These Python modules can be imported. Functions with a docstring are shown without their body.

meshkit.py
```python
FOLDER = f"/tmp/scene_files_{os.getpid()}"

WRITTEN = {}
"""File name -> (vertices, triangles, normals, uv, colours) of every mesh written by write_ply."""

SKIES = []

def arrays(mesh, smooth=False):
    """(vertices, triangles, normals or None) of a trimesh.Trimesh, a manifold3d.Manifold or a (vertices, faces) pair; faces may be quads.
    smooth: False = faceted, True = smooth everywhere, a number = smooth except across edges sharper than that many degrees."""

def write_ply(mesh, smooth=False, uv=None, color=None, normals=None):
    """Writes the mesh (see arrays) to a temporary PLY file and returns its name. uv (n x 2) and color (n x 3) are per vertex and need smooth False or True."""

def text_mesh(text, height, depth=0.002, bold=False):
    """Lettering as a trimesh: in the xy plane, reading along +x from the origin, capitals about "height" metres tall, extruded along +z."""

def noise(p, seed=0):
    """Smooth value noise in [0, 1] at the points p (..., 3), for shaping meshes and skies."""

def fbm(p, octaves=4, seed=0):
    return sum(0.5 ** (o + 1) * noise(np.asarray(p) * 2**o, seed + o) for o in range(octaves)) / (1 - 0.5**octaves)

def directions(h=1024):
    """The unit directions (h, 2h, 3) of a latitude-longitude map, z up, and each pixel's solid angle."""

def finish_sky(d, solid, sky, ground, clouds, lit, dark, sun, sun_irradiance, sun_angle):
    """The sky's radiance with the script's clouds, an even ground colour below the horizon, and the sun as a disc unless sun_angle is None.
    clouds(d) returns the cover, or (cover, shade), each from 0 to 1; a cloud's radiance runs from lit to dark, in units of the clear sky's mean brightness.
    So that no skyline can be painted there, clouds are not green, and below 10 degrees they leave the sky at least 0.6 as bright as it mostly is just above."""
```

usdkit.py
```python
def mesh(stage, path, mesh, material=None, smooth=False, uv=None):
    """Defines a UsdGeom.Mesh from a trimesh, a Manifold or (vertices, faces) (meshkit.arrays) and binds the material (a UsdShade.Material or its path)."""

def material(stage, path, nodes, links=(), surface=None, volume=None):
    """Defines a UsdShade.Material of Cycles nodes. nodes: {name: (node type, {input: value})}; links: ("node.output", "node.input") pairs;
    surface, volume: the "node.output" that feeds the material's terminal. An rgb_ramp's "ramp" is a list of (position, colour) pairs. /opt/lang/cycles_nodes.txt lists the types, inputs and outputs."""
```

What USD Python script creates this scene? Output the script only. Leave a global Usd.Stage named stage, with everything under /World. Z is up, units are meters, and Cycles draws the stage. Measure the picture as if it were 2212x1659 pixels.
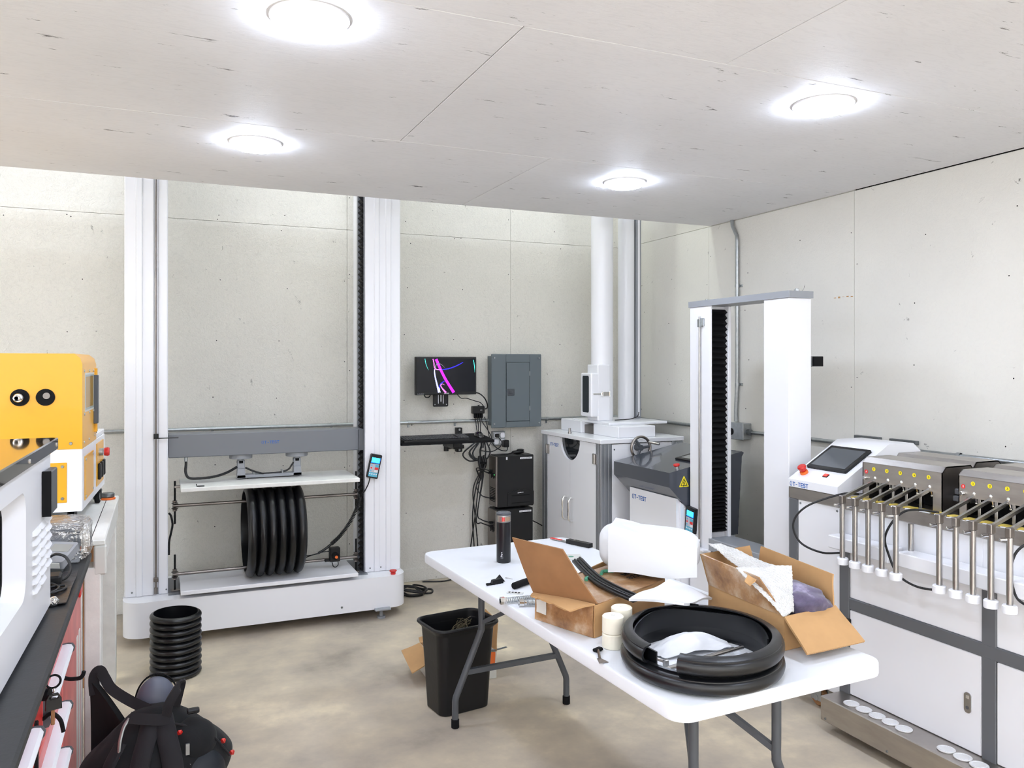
import math, random
import numpy as np
import trimesh, manifold3d
from shapely.geometry import Polygon, Point, box as sbox
from pxr import Usd, UsdGeom, UsdLux, UsdShade, Gf, Sdf
import usdkit, meshkit

stage = Usd.Stage.CreateInMemory()
UsdGeom.SetStageUpAxis(stage, UsdGeom.Tokens.z)
UsdGeom.SetStageMetersPerUnit(stage, 1.0)
UsdGeom.Xform.Define(stage, '/World')
UsdGeom.Scope.Define(stage, '/World/Looks')
rng = random.Random(7)
PI = math.pi

# ------------------------------------------------------------ camera, lamps out of view, exposure
CAM_H, YAW = 1.59, math.atan2(761, 1731)
_c, _s = math.cos(YAW), math.sin(YAW)
cam = UsdGeom.Camera.Define(stage, '/World/camera')
cam.AddTransformOp().Set(Gf.Matrix4d(_c, -_s, 0, 0, 0, 0, 1, 0, -_s, -_c, 0, 0, 0, 0, CAM_H, 1))
cam.CreateHorizontalApertureAttr(36.0)
cam.CreateVerticalApertureAttr(27.0)
cam.CreateFocalLengthAttr(36.0 * 1731 / 2212)
cam.CreateVerticalApertureOffsetAttr(-43.5 / 2212 * 36.0)
cam.CreateClippingRangeAttr(Gf.Vec2f(0.05, 60))
cam.CreateExposureAttr(0.30)
LAMP = 86.0              # emission of the ceiling lamps' domes
CEIL = 2.54
COOL = (0.73, 0.82, 1.0)
LAMP_GRID = [(0.377, 3.592), (0.377, 2.235), (2.222, 3.592), (2.222, 2.225)]     # the four in view

def disk_lamp(n, x, y, z, r, w, color=(1, 1, 1)):
    l = UsdLux.DiskLight.Define(stage, '/World/lamp_%03d' % n)
    l.AddTranslateOp().Set(Gf.Vec3d(x, y, z))
    l.CreateRadiusAttr(r); l.CreateIntensityAttr(w); l.CreateColorAttr(Gf.Vec3f(*color))

def rect_lamp(n, x, y, z, w, h, i, color=(1, 1, 1)):
    l = UsdLux.RectLight.Define(stage, '/World/hall_lamp_%03d' % n)
    l.AddTranslateOp().Set(Gf.Vec3d(x, y, z))
    l.CreateWidthAttr(w); l.CreateHeightAttr(h); l.CreateIntensityAttr(i); l.CreateColorAttr(Gf.Vec3f(*color))

# the same ceiling lamps go on behind the camera and to its left; the open hall beyond has rows of high lamps
k = 1
for lx in (-1.468, 0.377, 2.222):
    for ly in (3.592, 2.235, 0.87, -0.49, -1.85):
        if (lx, ly) in LAMP_GRID or (lx > 0 and ly > 2): continue
        disk_lamp(k, lx, ly, CEIL - 0.025, 0.095, LAMP, COOL); k += 1
HALL = 105.0              # the hall's high lamps
n_ = 1
for lx in (-7.6, -5.2):
    for ly in (-6.5, -3.5, -0.5):
        rect_lamp(n_, lx, ly, 5.0, 1.3, 0.6, HALL * (0.35 if lx > -6 and ly > -1 else 1), (0.73, 0.83, 1.0)); n_ += 1
for lx in (-2.0, 1.0):
    for ly in (-7.4, -4.8):
        rect_lamp(n_, lx, ly, 5.0, 1.3, 0.6, HALL, (0.73, 0.83, 1.0)); n_ += 1
for lx in (-1.9, 1.0, 2.7):
    rect_lamp(n_, lx, 5.05, 5.0, 1.2, 0.14, 9.0 if lx < 0 else 38.0, (0.82, 0.92, 0.86)); n_ += 1

# ------------------------------------------------------------ helpers: colours and materials
def lin(c):
    return tuple(((v / 255) / 12.92 if v / 255 <= 0.04045 else ((v / 255 + 0.055) / 1.055) ** 2.4) for v in c)

MATS = {}
def mat(name, rgb, rough=0.5, metal=0.0, var=None, bump=None, spec=0.5, coat=0.0, trans=0.0, emit=None, alpha=1.0, stretch=None, ramp=None, ior=1.5, sheen=0.0):
    """rgb in sRGB 0-255; var = (scale, amount): tone noise; bump = (scale, strength, distance); ramp = (scale, detail, [(pos, rgb)])"""
    c = lin(rgb)
    n = {'p': ('principled_bsdf', {'base_color': c, 'roughness': rough, 'metallic': metal, 'specular_ior_level': spec, 'coat_weight': coat,
                                   'transmission_weight': trans, 'alpha': alpha, 'ior': ior, 'sheen_weight': sheen})}
    L = []
    if emit:
        n['p'][1]['emission_color'] = lin(emit[0]); n['p'][1]['emission_strength'] = emit[1]
    n['g'] = ('geometry', {})
    src = 'g.position'
    if stretch:
        n['m'] = ('mapping', {'scale': stretch}); L.append((src, 'm.vector')); src = 'm.vector'
    if var:
        n['v'] = ('noise_texture', {'scale': var[0], 'detail': 5.0, 'roughness': 0.6})
        a = var[1]
        n['r'] = ('rgb_ramp', {'ramp': [(0.3, tuple(x * (1 - a) for x in c)), (0.7, tuple(min(1, x * (1 + a)) for x in c))]})
        L += [(src, 'v.vector'), ('v.fac', 'r.fac'), ('r.color', 'p.base_color')]
    if ramp:
        n['v'] = ('noise_texture', {'scale': ramp[0], 'detail': ramp[1], 'roughness': 0.62})
        n['r'] = ('rgb_ramp', {'ramp': [(q, lin(x)) for q, x in ramp[2]]})
        L += [(src, 'v.vector'), ('v.fac', 'r.fac'), ('r.color', 'p.base_color')]
    if bump:
        n['bn'] = ('noise_texture', {'scale': bump[0], 'detail': 4.0, 'roughness': 0.6})
        n['b'] = ('bump', {'strength': bump[1], 'distance': bump[2]})
        L += [(src, 'bn.vector'), ('bn.fac', 'b.height'), ('b.normal', 'p.normal')]
    MATS[name] = usdkit.material(stage, '/World/Looks/' + name, n, L, surface='p.BSDF')
    return MATS[name]

def wall_mat(name, rgb, speck, sx=(1, 1, 1), specks=0.70, bump=0.55, fib=42.0, ks=9.0, fibre=0.06, dist=0.010):
    """painted strand board: fibre relief, dark chips"""
    c = lin(rgb)
    n = {'g': ('geometry', {}), 'm': ('mapping', {'scale': sx}),
         'f': ('noise_texture', {'scale': fib, 'detail': 6.0, 'roughness': 0.68, 'distortion': 2.2}),
         'k': ('noise_texture', {'scale': ks, 'detail': 9.0, 'roughness': 0.72, 'distortion': 0.6}),
         'kr': ('rgb_ramp', {'ramp': [(specks, (0, 0, 0)), (specks + 0.05, (1, 1, 1))]}),
         'l': ('noise_texture', {'scale': 1.3, 'detail': 3.0}),
         'lr': ('rgb_ramp', {'ramp': [(0.3, tuple(x * 0.95 for x in c)), (0.7, tuple(min(1, x * 1.03) for x in c))]}),
         'x': ('mix', {'color2': lin(speck)}),
         'b': ('bump', {'strength': bump, 'distance': dist}),
         'q': ('noise_texture', {'scale': fib * 0.8, 'detail': 5.0, 'roughness': 0.7, 'distortion': 3.0}), 'qr': ('rgb_ramp', {'ramp': [(0.36, (1 - fibre * 2.2,) * 3), (0.52, (1, 1, 1)), (1.0, (1, 1, 1))]}),
         'y': ('mix', {'mix_type': 'multiply', 'fac': 1.0}),
         'p': ('principled_bsdf', {'roughness': 0.62, 'specular_ior_level': 0.3})}
    L = [('g.position', 'm.vector'), ('m.vector', 'f.vector'), ('m.vector', 'k.vector'), ('g.position', 'l.vector'), ('k.fac', 'kr.fac'), ('l.fac', 'lr.fac'),
         ('m.vector', 'q.vector'), ('q.fac', 'qr.fac'), ('lr.color', 'y.color1'), ('qr.color', 'y.color2'), ('y.color', 'x.color1'), ('kr.color', 'x.fac'), ('x.color', 'p.base_color'), ('f.fac', 'b.height'), ('b.normal', 'p.normal')]
    MATS[name] = usdkit.material(stage, '/World/Looks/' + name, n, L, surface='p.BSDF')

wall_mat('wall_paint', (230, 226, 217), (120, 116, 108), specks=0.65, bump=0.8, fib=30.0, ks=12.0, fibre=0.03, dist=0.008)
wall_mat('wall_paint_smooth', (228, 225, 217), (120, 116, 108), specks=0.65, bump=0.4, fib=26.0, ks=12.0, fibre=0.008, dist=0.005)
wall_mat('ceiling_paint', (238, 237, 238), (80, 76, 74), sx=(0.35, 1.6, 1), specks=0.635, bump=0.3, fib=26.0, ks=15.0, fibre=0.02, dist=0.004)
mat('gap_dark', (40, 38, 36), 0.9)
mat('concrete', (170, 158, 142), 0.62, ramp=(1.5, 10.0, [(0.28, (150, 140, 128)), (0.43, (184, 172, 156)), (0.56, (206, 192, 170)), (0.70, (240, 224, 194))]), bump=(30, 0.25, 0.004), spec=0.35)
mat('white_paint', (238, 238, 242), 0.28, spec=0.5)
mat('white_satin', (236, 236, 240), 0.42)
mat('white_wood', (232, 231, 226), 0.6, var=(14, 0.06), bump=(40, 0.3, 0.003), stretch=(1, 0.4, 1))
mat('grey_paint', (112, 115, 121), 0.4)
mat('grey_light', (150, 153, 158), 0.4)
mat('frame_grey', (98, 100, 104), 0.45)
mat('panel_grey', (98, 107, 112), 0.5, bump=(300, 0.1, 0.001))
mat('dark_hood', (62, 67, 77), 0.2, coat=0.5)
mat('steel', (176, 174, 172), 0.28, metal=1.0, var=(18, 0.08), stretch=(1, 12, 1))
mat('steel_sheet', (178, 173, 168), 0.34, metal=1.0, var=(6, 0.10), stretch=(1, 1, 5))
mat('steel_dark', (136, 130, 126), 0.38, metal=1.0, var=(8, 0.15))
mat('galvanised', (172, 176, 178), 0.36, metal=0.9, var=(40, 0.12))
mat('aluminium', (166, 170, 176), 0.38, metal=0.8)
mat('chrome', (225, 225, 225), 0.1, metal=1.0)
mat('rubber', (15, 15, 18), 0.42, spec=0.4, bump=(60, 0.15, 0.003))
mat('hdpe', (13, 14, 17), 0.33, spec=0.5, bump=(25, 0.10, 0.004))
mat('black_plastic', (16, 16, 18), 0.45, spec=0.4)
mat('key_black', (54, 54, 58), 0.5)
mat('thermos_black', (9, 11, 17), 0.28, spec=0.5)
mat('black_matte', (13, 13, 15), 0.8, spec=0.25)
mat('black_gloss', (14, 14, 16), 0.06, coat=0.6)
mat('bellows_black', (11, 11, 14), 0.6, spec=0.3)
mat('yellow_paint', (240, 174, 36), 0.35, coat=0.1)
mat('yellow_pad', (222, 196, 92), 0.6)
mat('dot_yellow', (240, 220, 30), 0.5)
mat('dot_red', (226, 48, 44), 0.5)
mat('red_plastic', (206, 40, 34), 0.35)
mat('red_drawer', (214, 112, 108), 0.35, var=(7, 0.2))
mat('orange', (236, 112, 40), 0.5)
mat('blue_print', (30, 92, 172), 0.5)
mat('white_print', (225, 225, 228), 0.5)
mat('black_print', (20, 20, 20), 0.6)
mat('table_white', (232, 234, 238), 0.45, bump=(220, 0.12, 0.001), var=(5, 0.02))
mat('leg_grey', (78, 81, 86), 0.4)
mat('cardboard', (186, 145, 98), 0.8, var=(9, 0.08), bump=(60, 0.15, 0.002))
mat('cardboard_dark', (150, 108, 70), 0.75, var=(7, 0.14), bump=(40, 0.2, 0.003))
mat('cardboard_taped', (158, 116, 78), 0.3, ramp=(11, 7, [(0.3, (120, 84, 56)), (0.5, (168, 126, 84)), (0.72, (206, 184, 158))]), bump=(26, 0.5, 0.006), coat=0.4)
mat('foam', (222, 223, 226), 0.75, bump=(30, 0.12, 0.004))
mat('bubble', (222, 220, 217), 0.35, bump=(160, 0.9, 0.006), spec=0.6, var=(60, 0.06))
mat('cloth_purple', (92, 82, 108), 0.9, ramp=(9, 5, [(0.35, (58, 52, 70)), (0.55, (96, 86, 112)), (0.7, (176, 168, 196))]), sheen=0.3)
mat('cream', (236, 230, 212), 0.5)
mat('fabric_black', (19, 20, 22), 0.85, bump=(240, 0.35, 0.002), spec=0.3, sheen=0.06, var=(6, 0.15))
mat('fabric_strap', (30, 28, 31), 0.8, bump=(300, 0.3, 0.002), spec=0.3, sheen=0.06)
mat('fabric_blue', (15, 22, 31), 0.6, bump=(200, 0.4, 0.002))
mat('dome_grey', (92, 96, 110), 0.45)
mat('counter_black', (42, 43, 45), 0.5, var=(30, 0.15), bump=(90, 0.2, 0.002))
mat('mat_black', (44, 41, 43), 0.32, bump=(14, 0.5, 0.01))
mat('screen_off', (84, 88, 93), 0.14)
mat('screen_pale', (150, 152, 148), 0.25)
mat('glass_dark', (32, 36, 40), 0.05, coat=0.6)
mat('screen_black', (6, 7, 10), 0.22, emit=((22, 25, 36), 0.35), spec=0.3)
for nm, rgb, e in (('glow_magenta', (186, 20, 250), 1.3), ('glow_lilac', (178, 180, 240), 1.0), ('glow_blue', (34, 22, 235), 1.3), ('glow_pink', (250, 110, 225), 1.2),
                   ('glow_teal', (70, 225, 205), 1.1), ('glow_white', (235, 240, 250), 1.2), ('glow_dim', (110, 104, 122), 0.7), ('lcd_cyan', (60, 205, 250), 1.4), ('lcd_blue', (20, 110, 255), 1.6), ('led_green', (90, 230, 120), 1.5), ('led_red', (255, 60, 50), 1.2)):
    mat(nm, rgb, 0.4, emit=(rgb, e))
mat('keypad_blue', (88, 178, 205), 0.5)
mat('keypad_grey', (186, 184, 194), 0.5)
mat('lamp_glow', (255, 255, 255), 0.5, emit=((221, 233, 255), LAMP))
mat('lamp_trim', (240, 240, 242), 0.4)
mat('wire_black', (20, 20, 22), 0.5)
mat('chalk', (215, 214, 208), 0.6)
mat('straw', (118, 108, 84), 0.8)
mat('teal_print', (72, 148, 118), 0.5)
mat('galv_dark', (120, 124, 126), 0.45, metal=0.8)
mat('disc_white', (236, 234, 233), 0.4, trans=0.15)
mat('film_red', (205, 38, 34), 0.3)
def clear_mat(name, tint, gloss=0.06, fac=0.18, bump=None):
    n = {'t': ('transparent_bsdf', {'color': lin(tint)}), 'g': ('glossy_bsdf', {'color': (0.95, 0.95, 0.95), 'roughness': gloss}),
         'x': ('mix_closure', {'fac': fac})}
    L = [('t.BSDF', 'x.closure1'), ('g.BSDF', 'x.closure2')]
    if bump:
        n['q'] = ('geometry', {}); n['bn'] = ('noise_texture', {'scale': bump[0], 'detail': 4.0, 'distortion': 1.0}); n['b'] = ('bump', {'strength': bump[1], 'distance': bump[2]})
        L += [('q.position', 'bn.vector'), ('bn.fac', 'b.height'), ('b.normal', 'g.normal')]
    MATS[name] = usdkit.material(stage, '/World/Looks/' + name, n, L, surface='x.closure')
clear_mat('clear_pane', (225, 232, 232))
clear_mat('wrap_film', (240, 240, 240), 0.16, 0.34, (13, 0.6, 0.02))

# ------------------------------------------------------------ helpers: shapes (each returns (vertices, faces))
def V(*a): return np.array(a, float)
def join(*ms):
    vs, fs, o = [], [], 0
    for m in ms:
        if isinstance(m, list):
            m = join(*m)
        v, f = arr(m)
        vs.append(v); fs.append(f + o); o += len(v)
    return np.vstack(vs), np.vstack(fs)
def arr(m):
    if hasattr(m, 'to_mesh'):
        q = m.to_mesh(); return np.array(q.vert_properties[:, :3], float), np.array(q.tri_verts, int)
    if isinstance(m, trimesh.Trimesh): return np.array(m.vertices), np.array(m.faces)
    return np.asarray(m[0], float), np.asarray(m[1], int)
def hull(p):
    h = trimesh.convex.convex_hull(np.asarray(p, float)); return np.array(h.vertices), np.array(h.faces)
def bx(x0, x1, y0, y1, z0, z1, c=0.002):
    """chamfered box"""
    x0, x1 = min(x0, x1), max(x0, x1); y0, y1 = min(y0, y1), max(y0, y1); z0, z1 = min(z0, z1), max(z0, z1)
    c = min(c, 0.45 * min(x1 - x0, y1 - y0, z1 - z0))
    P = []
    for sx in (0, 1):
        for sy in (0, 1):
            for sz in (0, 1):
                X, Y, Z = (x0, x1)[sx], (y0, y1)[sy], (z0, z1)[sz]
                dx, dy, dz = c * (1 - 2 * sx), c * (1 - 2 * sy), c * (1 - 2 * sz)
                P += [(X, Y + dy, Z + dz), (X + dx, Y, Z + dz), (X + dx, Y + dy, Z)]
    return hull(P)
def frame_of(d):
    d = np.asarray(d, float); d = d / np.linalg.norm(d)
    a = V(0, 0, 1) if abs(d[2]) < 0.9 else V(1, 0, 0)
    u = np.cross(a, d); u /= np.linalg.norm(u)
    return u, np.cross(d, u), d
def loft(rings, closed=False, caps=True):
    """rings: list of (n,3) arrays"""
    n = len(rings[0]); v = np.vstack(rings); f = []
    m = len(rings)
    for i in range(m if closed else m - 1):
        a, b = i * n, ((i + 1) % m) * n
        for j in range(n):
            k2 = (j + 1) % n
            f += [(a + j, a + k2, b + k2), (a + j, b + k2, b + j)]
    if caps and not closed:
        v = np.vstack([v, rings[0].mean(0), rings[-1].mean(0)]); c0, c1 = len(v) - 2, len(v) - 1
        for j in range(n):
            k2 = (j + 1) % n
            f += [(c0, k2, j), (c1, (m - 1) * n + j, (m - 1) * n + k2)]
    return v, np.array(f)
def sweep(path, prof, closed=False, caps=True, up=None):
    """prof: (n,2) cross-section carried along a path"""
    p = np.asarray(path, float); n = len(p); prof = np.asarray(prof, float)
    if closed: t = np.roll(p, -1, 0) - np.roll(p, 1, 0)
    else:
        t = np.gradient(p, axis=0)
    t /= np.maximum(np.linalg.norm(t, axis=1, keepdims=True), 1e-9)
    if up is None: u, w, _ = frame_of(t[0])
    R = []
    for i in range(n):
        if up is not None:
            u = np.cross(np.asarray(up, float), t[i]); u /= max(np.linalg.norm(u), 1e-9)
        elif i:
            u = u - t[i] * (u @ t[i]); u /= max(np.linalg.norm(u), 1e-9)
        w = np.cross(t[i], u)
        R.append(p[i] + prof[:, :1] * u + prof[:, 1:] * w)
    return loft(R, closed, caps)
def circ(r, n=10): 
    a = np.linspace(0, 2 * PI, n, endpoint=False); return np.c_[r * np.cos(a), r * np.sin(a)]
def rect(w, h): return np.array([(-w / 2, -h / 2), (w / 2, -h / 2), (w / 2, h / 2), (-w / 2, h / 2)])
def spline(pts, k=8):
    p = np.asarray(pts, float); q = np.vstack([2 * p[0] - p[1], p, 2 * p[-1] - p[-2]]); out = []
    for i in range(1, len(q) - 2):
        for t in np.linspace(0, 1, k, endpoint=False):
            a, b, c, d = q[i - 1], q[i], q[i + 1], q[i + 2]
            out.append(0.5 * (2 * b + (c - a) * t + (2 * a - 5 * b + 4 * c - d) * t * t + (3 * b - a - 3 * c + d) * t ** 3))
    out.append(p[-1]); return np.array(out)
def tube(pts, r, n=8, smooth=True, k=8): return sweep(spline(pts, k) if smooth and len(pts) > 2 else pts, circ(r, n))
def cyl(p0, p1, r0, r1=None, n=20, bev=0.0):
    p0, p1 = V(*p0), V(*p1); r1 = r0 if r1 is None else r1
    u, w, d = frame_of(p1 - p0); L = np.linalg.norm(p1 - p0); C = circ(1, n)
    ring = lambda t, r: p0 + d * t + r * (C[:, :1] * u + C[:, 1:] * w)
    st = [(0, r0), (L, r1)] if not bev else [(0, r0 - bev), (bev, r0), (L - bev, r1), (L, r1 - bev)]
    return loft([ring(t, r) for t, r in st])
def lathe(prof, c, axis=(0, 0, 1), n=40, a0=0.0, a1=2 * PI, closed_prof=False):
    """prof: (radius, height) rows; full turn when a1-a0 = 2 pi. closed_prof: the profile is a closed loop"""
    u, w, d = frame_of(axis); c = V(*c); prof = np.asarray(prof, float); full = abs(a1 - a0 - 2 * PI) < 1e-6
    A = np.linspace(a0, a1, n, endpoint=not full); R = []
    for a in A:
        R.append(c + prof[:, :1] * (math.cos(a) * u + math.sin(a) * w) + prof[:, 1:] * d)
    m = len(prof); v = np.vstack(R); f = []
    for i in range(n if full else n - 1):
        p, q = i * m, ((i + 1) % n) * m
        for j in range(m if closed_prof else m - 1):
            k2 = (j + 1) % m
            f += [(p + j, q + j, q + k2), (p + j, q + k2, p + k2)]
    if closed_prof and not full:
        tri = trimesh.creation.triangulate_polygon(Polygon(prof), engine='earcut')
        tv, tf = tri
        # cap with the profile's own points (the triangulation keeps them)
        from scipy.spatial import cKDTree
        idx = cKDTree(prof).query(tv)[1]
        for t in tf:
            f += [tuple(idx[t]), tuple(idx[t[::-1]] + (n - 1) * m)]
    return v, np.array(f)
def prism(poly, o, xd, yd, depth):
    """2D polygon (list or shapely) in the frame o, xd, yd; extruded by depth along xd x yd"""
    g = poly if not isinstance(poly, (list, np.ndarray)) else Polygon(poly)
    parts = [g] if g.geom_type == 'Polygon' else list(g.geoms)
    xd, yd = V(*xd), V(*yd); xd /= np.linalg.norm(xd); yd /= np.linalg.norm(yd); zd = np.cross(xd, yd); out = []
    for q in parts:
        m = trimesh.creation.extrude_polygon(q, abs(depth), engine='earcut')
        v = np.array(m.vertices)
        if depth < 0: v[:, 2] -= abs(depth)
        out.append((V(*o) + v[:, :1] * xd + v[:, 1:2] * yd + v[:, 2:] * zd, np.array(m.faces)))
    return join(*out)
def rrect(x0, y0, x1, y1, r, q=6): return sbox(x0 + r, y0 + r, x1 - r, y1 - r).buffer(r, quad_segs=q)
def ell(a, b, c=(0, 0), n=24):
    t = np.linspace(0, 2 * PI, n, endpoint=False); return Polygon(np.c_[c[0] + a * np.cos(t), c[1] + b * np.sin(t)])
def sheet(fn, nu, nv, th):
    """grid fn(u,v)->xyz for u,v in 0..1, made solid by th"""
    U, W = np.meshgrid(np.linspace(0, 1, nu), np.linspace(0, 1, nv), indexing='ij')
    P = np.array([fn(a, b) for a, b in zip(U.ravel(), W.ravel())], float).reshape(nu, nv, 3)
    du = np.gradient(P, axis=0); dv = np.gradient(P, axis=1); N = np.cross(du, dv); N /= np.maximum(np.linalg.norm(N, axis=2, keepdims=True), 1e-9)
    T = P + N * th / 2; B = P - N * th / 2
    v = np.vstack([T.reshape(-1, 3), B.reshape(-1, 3)]); o = nu * nv; f = []
    I = lambda i, j: i * nv + j
    for i in range(nu - 1):
        for j in range(nv - 1):
            a, b, c, d = I(i, j), I(i + 1, j), I(i + 1, j + 1), I(i, j + 1)
            f += [(a, b, c), (a, c, d), (o + a, o + c, o + b), (o + a, o + d, o + c)]
    edge = [I(i, 0) for i in range(nu)] + [I(nu - 1, j) for j in range(1, nv)] + [I(i, nv - 1) for i in range(nu - 2, -1, -1)] + [I(0, j) for j in range(nv - 2, 0, -1)]
    for a, b in zip(edge, edge[1:] + edge[:1]): f += [(a, o + a, o + b), (a, o + b, b)]
    return v, np.array(f)
def xf(m, o=(0, 0, 0), xd=(1, 0, 0), yd=(0, 1, 0), zd=(0, 0, 1)):
    v, f = arr(m); return V(*o) + v[:, :1] * V(*xd) + v[:, 1:2] * V(*yd) + v[:, 2:] * V(*zd), f
def rot(m, deg, o=(0, 0, 0)):
    a = math.radians(deg); c, s = math.cos(a), math.sin(a); v, f = arr(m); q = v - V(*o)
    return V(*o) + np.c_[q[:, 0] * c - q[:, 1] * s, q[:, 0] * s + q[:, 1] * c, q[:, 2]], f
def text(s, h, o, xd, yd, bold=False, depth=0.0006):
    xd, yd = V(*xd), V(*yd); return xf(meshkit.text_mesh(s, h, depth, bold), o, xd, yd, np.cross(xd, yd))
def bolt(p, d, r=0.006, h=0.004):
    p, d = V(*p), V(*d); return cyl(p, p + d * h, r, r * 0.8, 8)
def blob(c, r, fn=None, n=3):
    s = trimesh.creation.icosphere(subdivisions=n); v = np.array(s.vertices)
    if fn is not None: v = fn(v)
    return V(*c) + v * V(*r), np.array(s.faces)
def noise(p, sc, seed=0): return meshkit.noise(np.asarray(p, float) * sc, seed)

# ------------------------------------------------------------ helpers: things, parts, setting
used = {}
def free(parent, name):
    k2 = used.get((parent, name), 0); used[(parent, name)] = k2 + 1
    return name if k2 == 0 else '%s_%03d' % (name, k2)
def tag(p, label=None, cat=None, group=None, kind=None):
    for a, b in (('label', label), ('category', cat), ('group', group), ('kind', kind)):
        if b: p.SetCustomDataByKey(a, b)
class Node:
    def __init__(s, path, loc): s.path, s.loc = path, loc
    def part(s, name, mesh, m, label=None, kind=None, smooth=35):
        path = s.path + '/' + free(s.path, name)
        v, f = arr(join(*mesh) if isinstance(mesh, list) else mesh)
        p = usdkit.mesh(stage, path, (v - V(*s.loc), f), MATS[m], smooth).GetPrim()
        tag(p, label, kind=kind)
        return Node(path, s.loc)
    def hub(s, name, label=None):
        path = s.path + '/' + free(s.path, name); tag(UsdGeom.Xform.Define(stage, path).GetPrim(), label); return Node(path, s.loc)
def thing(name, label, cat, loc, group=None, kind=None, rz=0.0, local=False):
    """parts are given in world coordinates, or in the thing's own when local"""
    path = '/World/' + free('/World', name); x = UsdGeom.Xform.Define(stage, path); x.AddTranslateOp().Set(Gf.Vec3d(*map(float, loc)))
    if rz: x.AddRotateZOp().Set(float(rz))
    tag(x.GetPrim(), label, cat, group, kind)
    return Node(path, (0, 0, 0) if local else loc)
def solo(name, label, cat, mesh, m, group=None, kind=None, smooth=35):
    """a thing of one mesh; its Xform sits at the base's middle"""
    path = '/World/' + free('/World', name); v, f = arr(join(*mesh) if isinstance(mesh, list) else mesh)
    lo, hi = v.min(0), v.max(0); o = V((lo[0] + hi[0]) / 2, (lo[1] + hi[1]) / 2, lo[2])
    p = usdkit.mesh(stage, path, (v - o, f), MATS[m], smooth); p.AddTranslateOp().Set(Gf.Vec3d(*map(float, o)))
    tag(p.GetPrim(), label, cat, group, kind); return Node(path, tuple(o))
def copy_of(node, name, label, loc, rz=0.0):
    """another instance of a thing at a new place"""
    src = stage.GetPrimAtPath(node.path); path = '/World/' + free('/World', name); x = UsdGeom.Xform.Define(stage, path); p = x.GetPrim()
    p.GetReferences().AddInternalReference(src.GetPath()); p.SetInstanceable(True)
    x.GetOrderedXformOps()[0].Set(Gf.Vec3d(*map(float, loc))) if x.GetOrderedXformOps() else x.AddTranslateOp().Set(Gf.Vec3d(*map(float, loc)))
    d = src.GetCustomData(); tag(p, label, d.get('category'), d.get('group')); return path
def logo(o, xd, yd, h):
    """the maker's mark: a split ring, then T-TEST"""
    ms = []
    for s in (-1, 1):
        t = np.linspace(0.28 * PI, 1.72 * PI, 18) if s < 0 else np.linspace(-0.72 * PI, 0.72 * PI, 18)
        w = 0.13
        out = [(0.36 + 0.36 * math.cos(a) * 1.0, 0.5 + 0.62 * math.sin(a)) for a in t]; inn = [(0.36 + (0.36 - w) * math.cos(a), 0.5 + (0.62 - w) * math.sin(a)) for a in t[::-1]]
        pts = np.array(out + inn)
        t2 = np.linspace(0.55 * PI, 1.4 * PI, 16) if s < 0 else np.linspace(-0.45 * PI, 0.4 * PI, 16)
        pts = np.array([(0.36 + 0.38 * math.cos(a), 0.5 + 0.64 * math.sin(a)) for a in t2] + [(0.36 + 0.24 * math.cos(a), 0.5 + 0.5 * math.sin(a)) for a in t2[::-1]])
        ms.append(prism([tuple(q * h) for q in pts], o, xd, yd, 0.0006))
    ms.append(text('T-TEST', h, V(*o) + V(*xd) * h * 0.85, xd, yd, True))
    return join(*ms)
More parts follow.
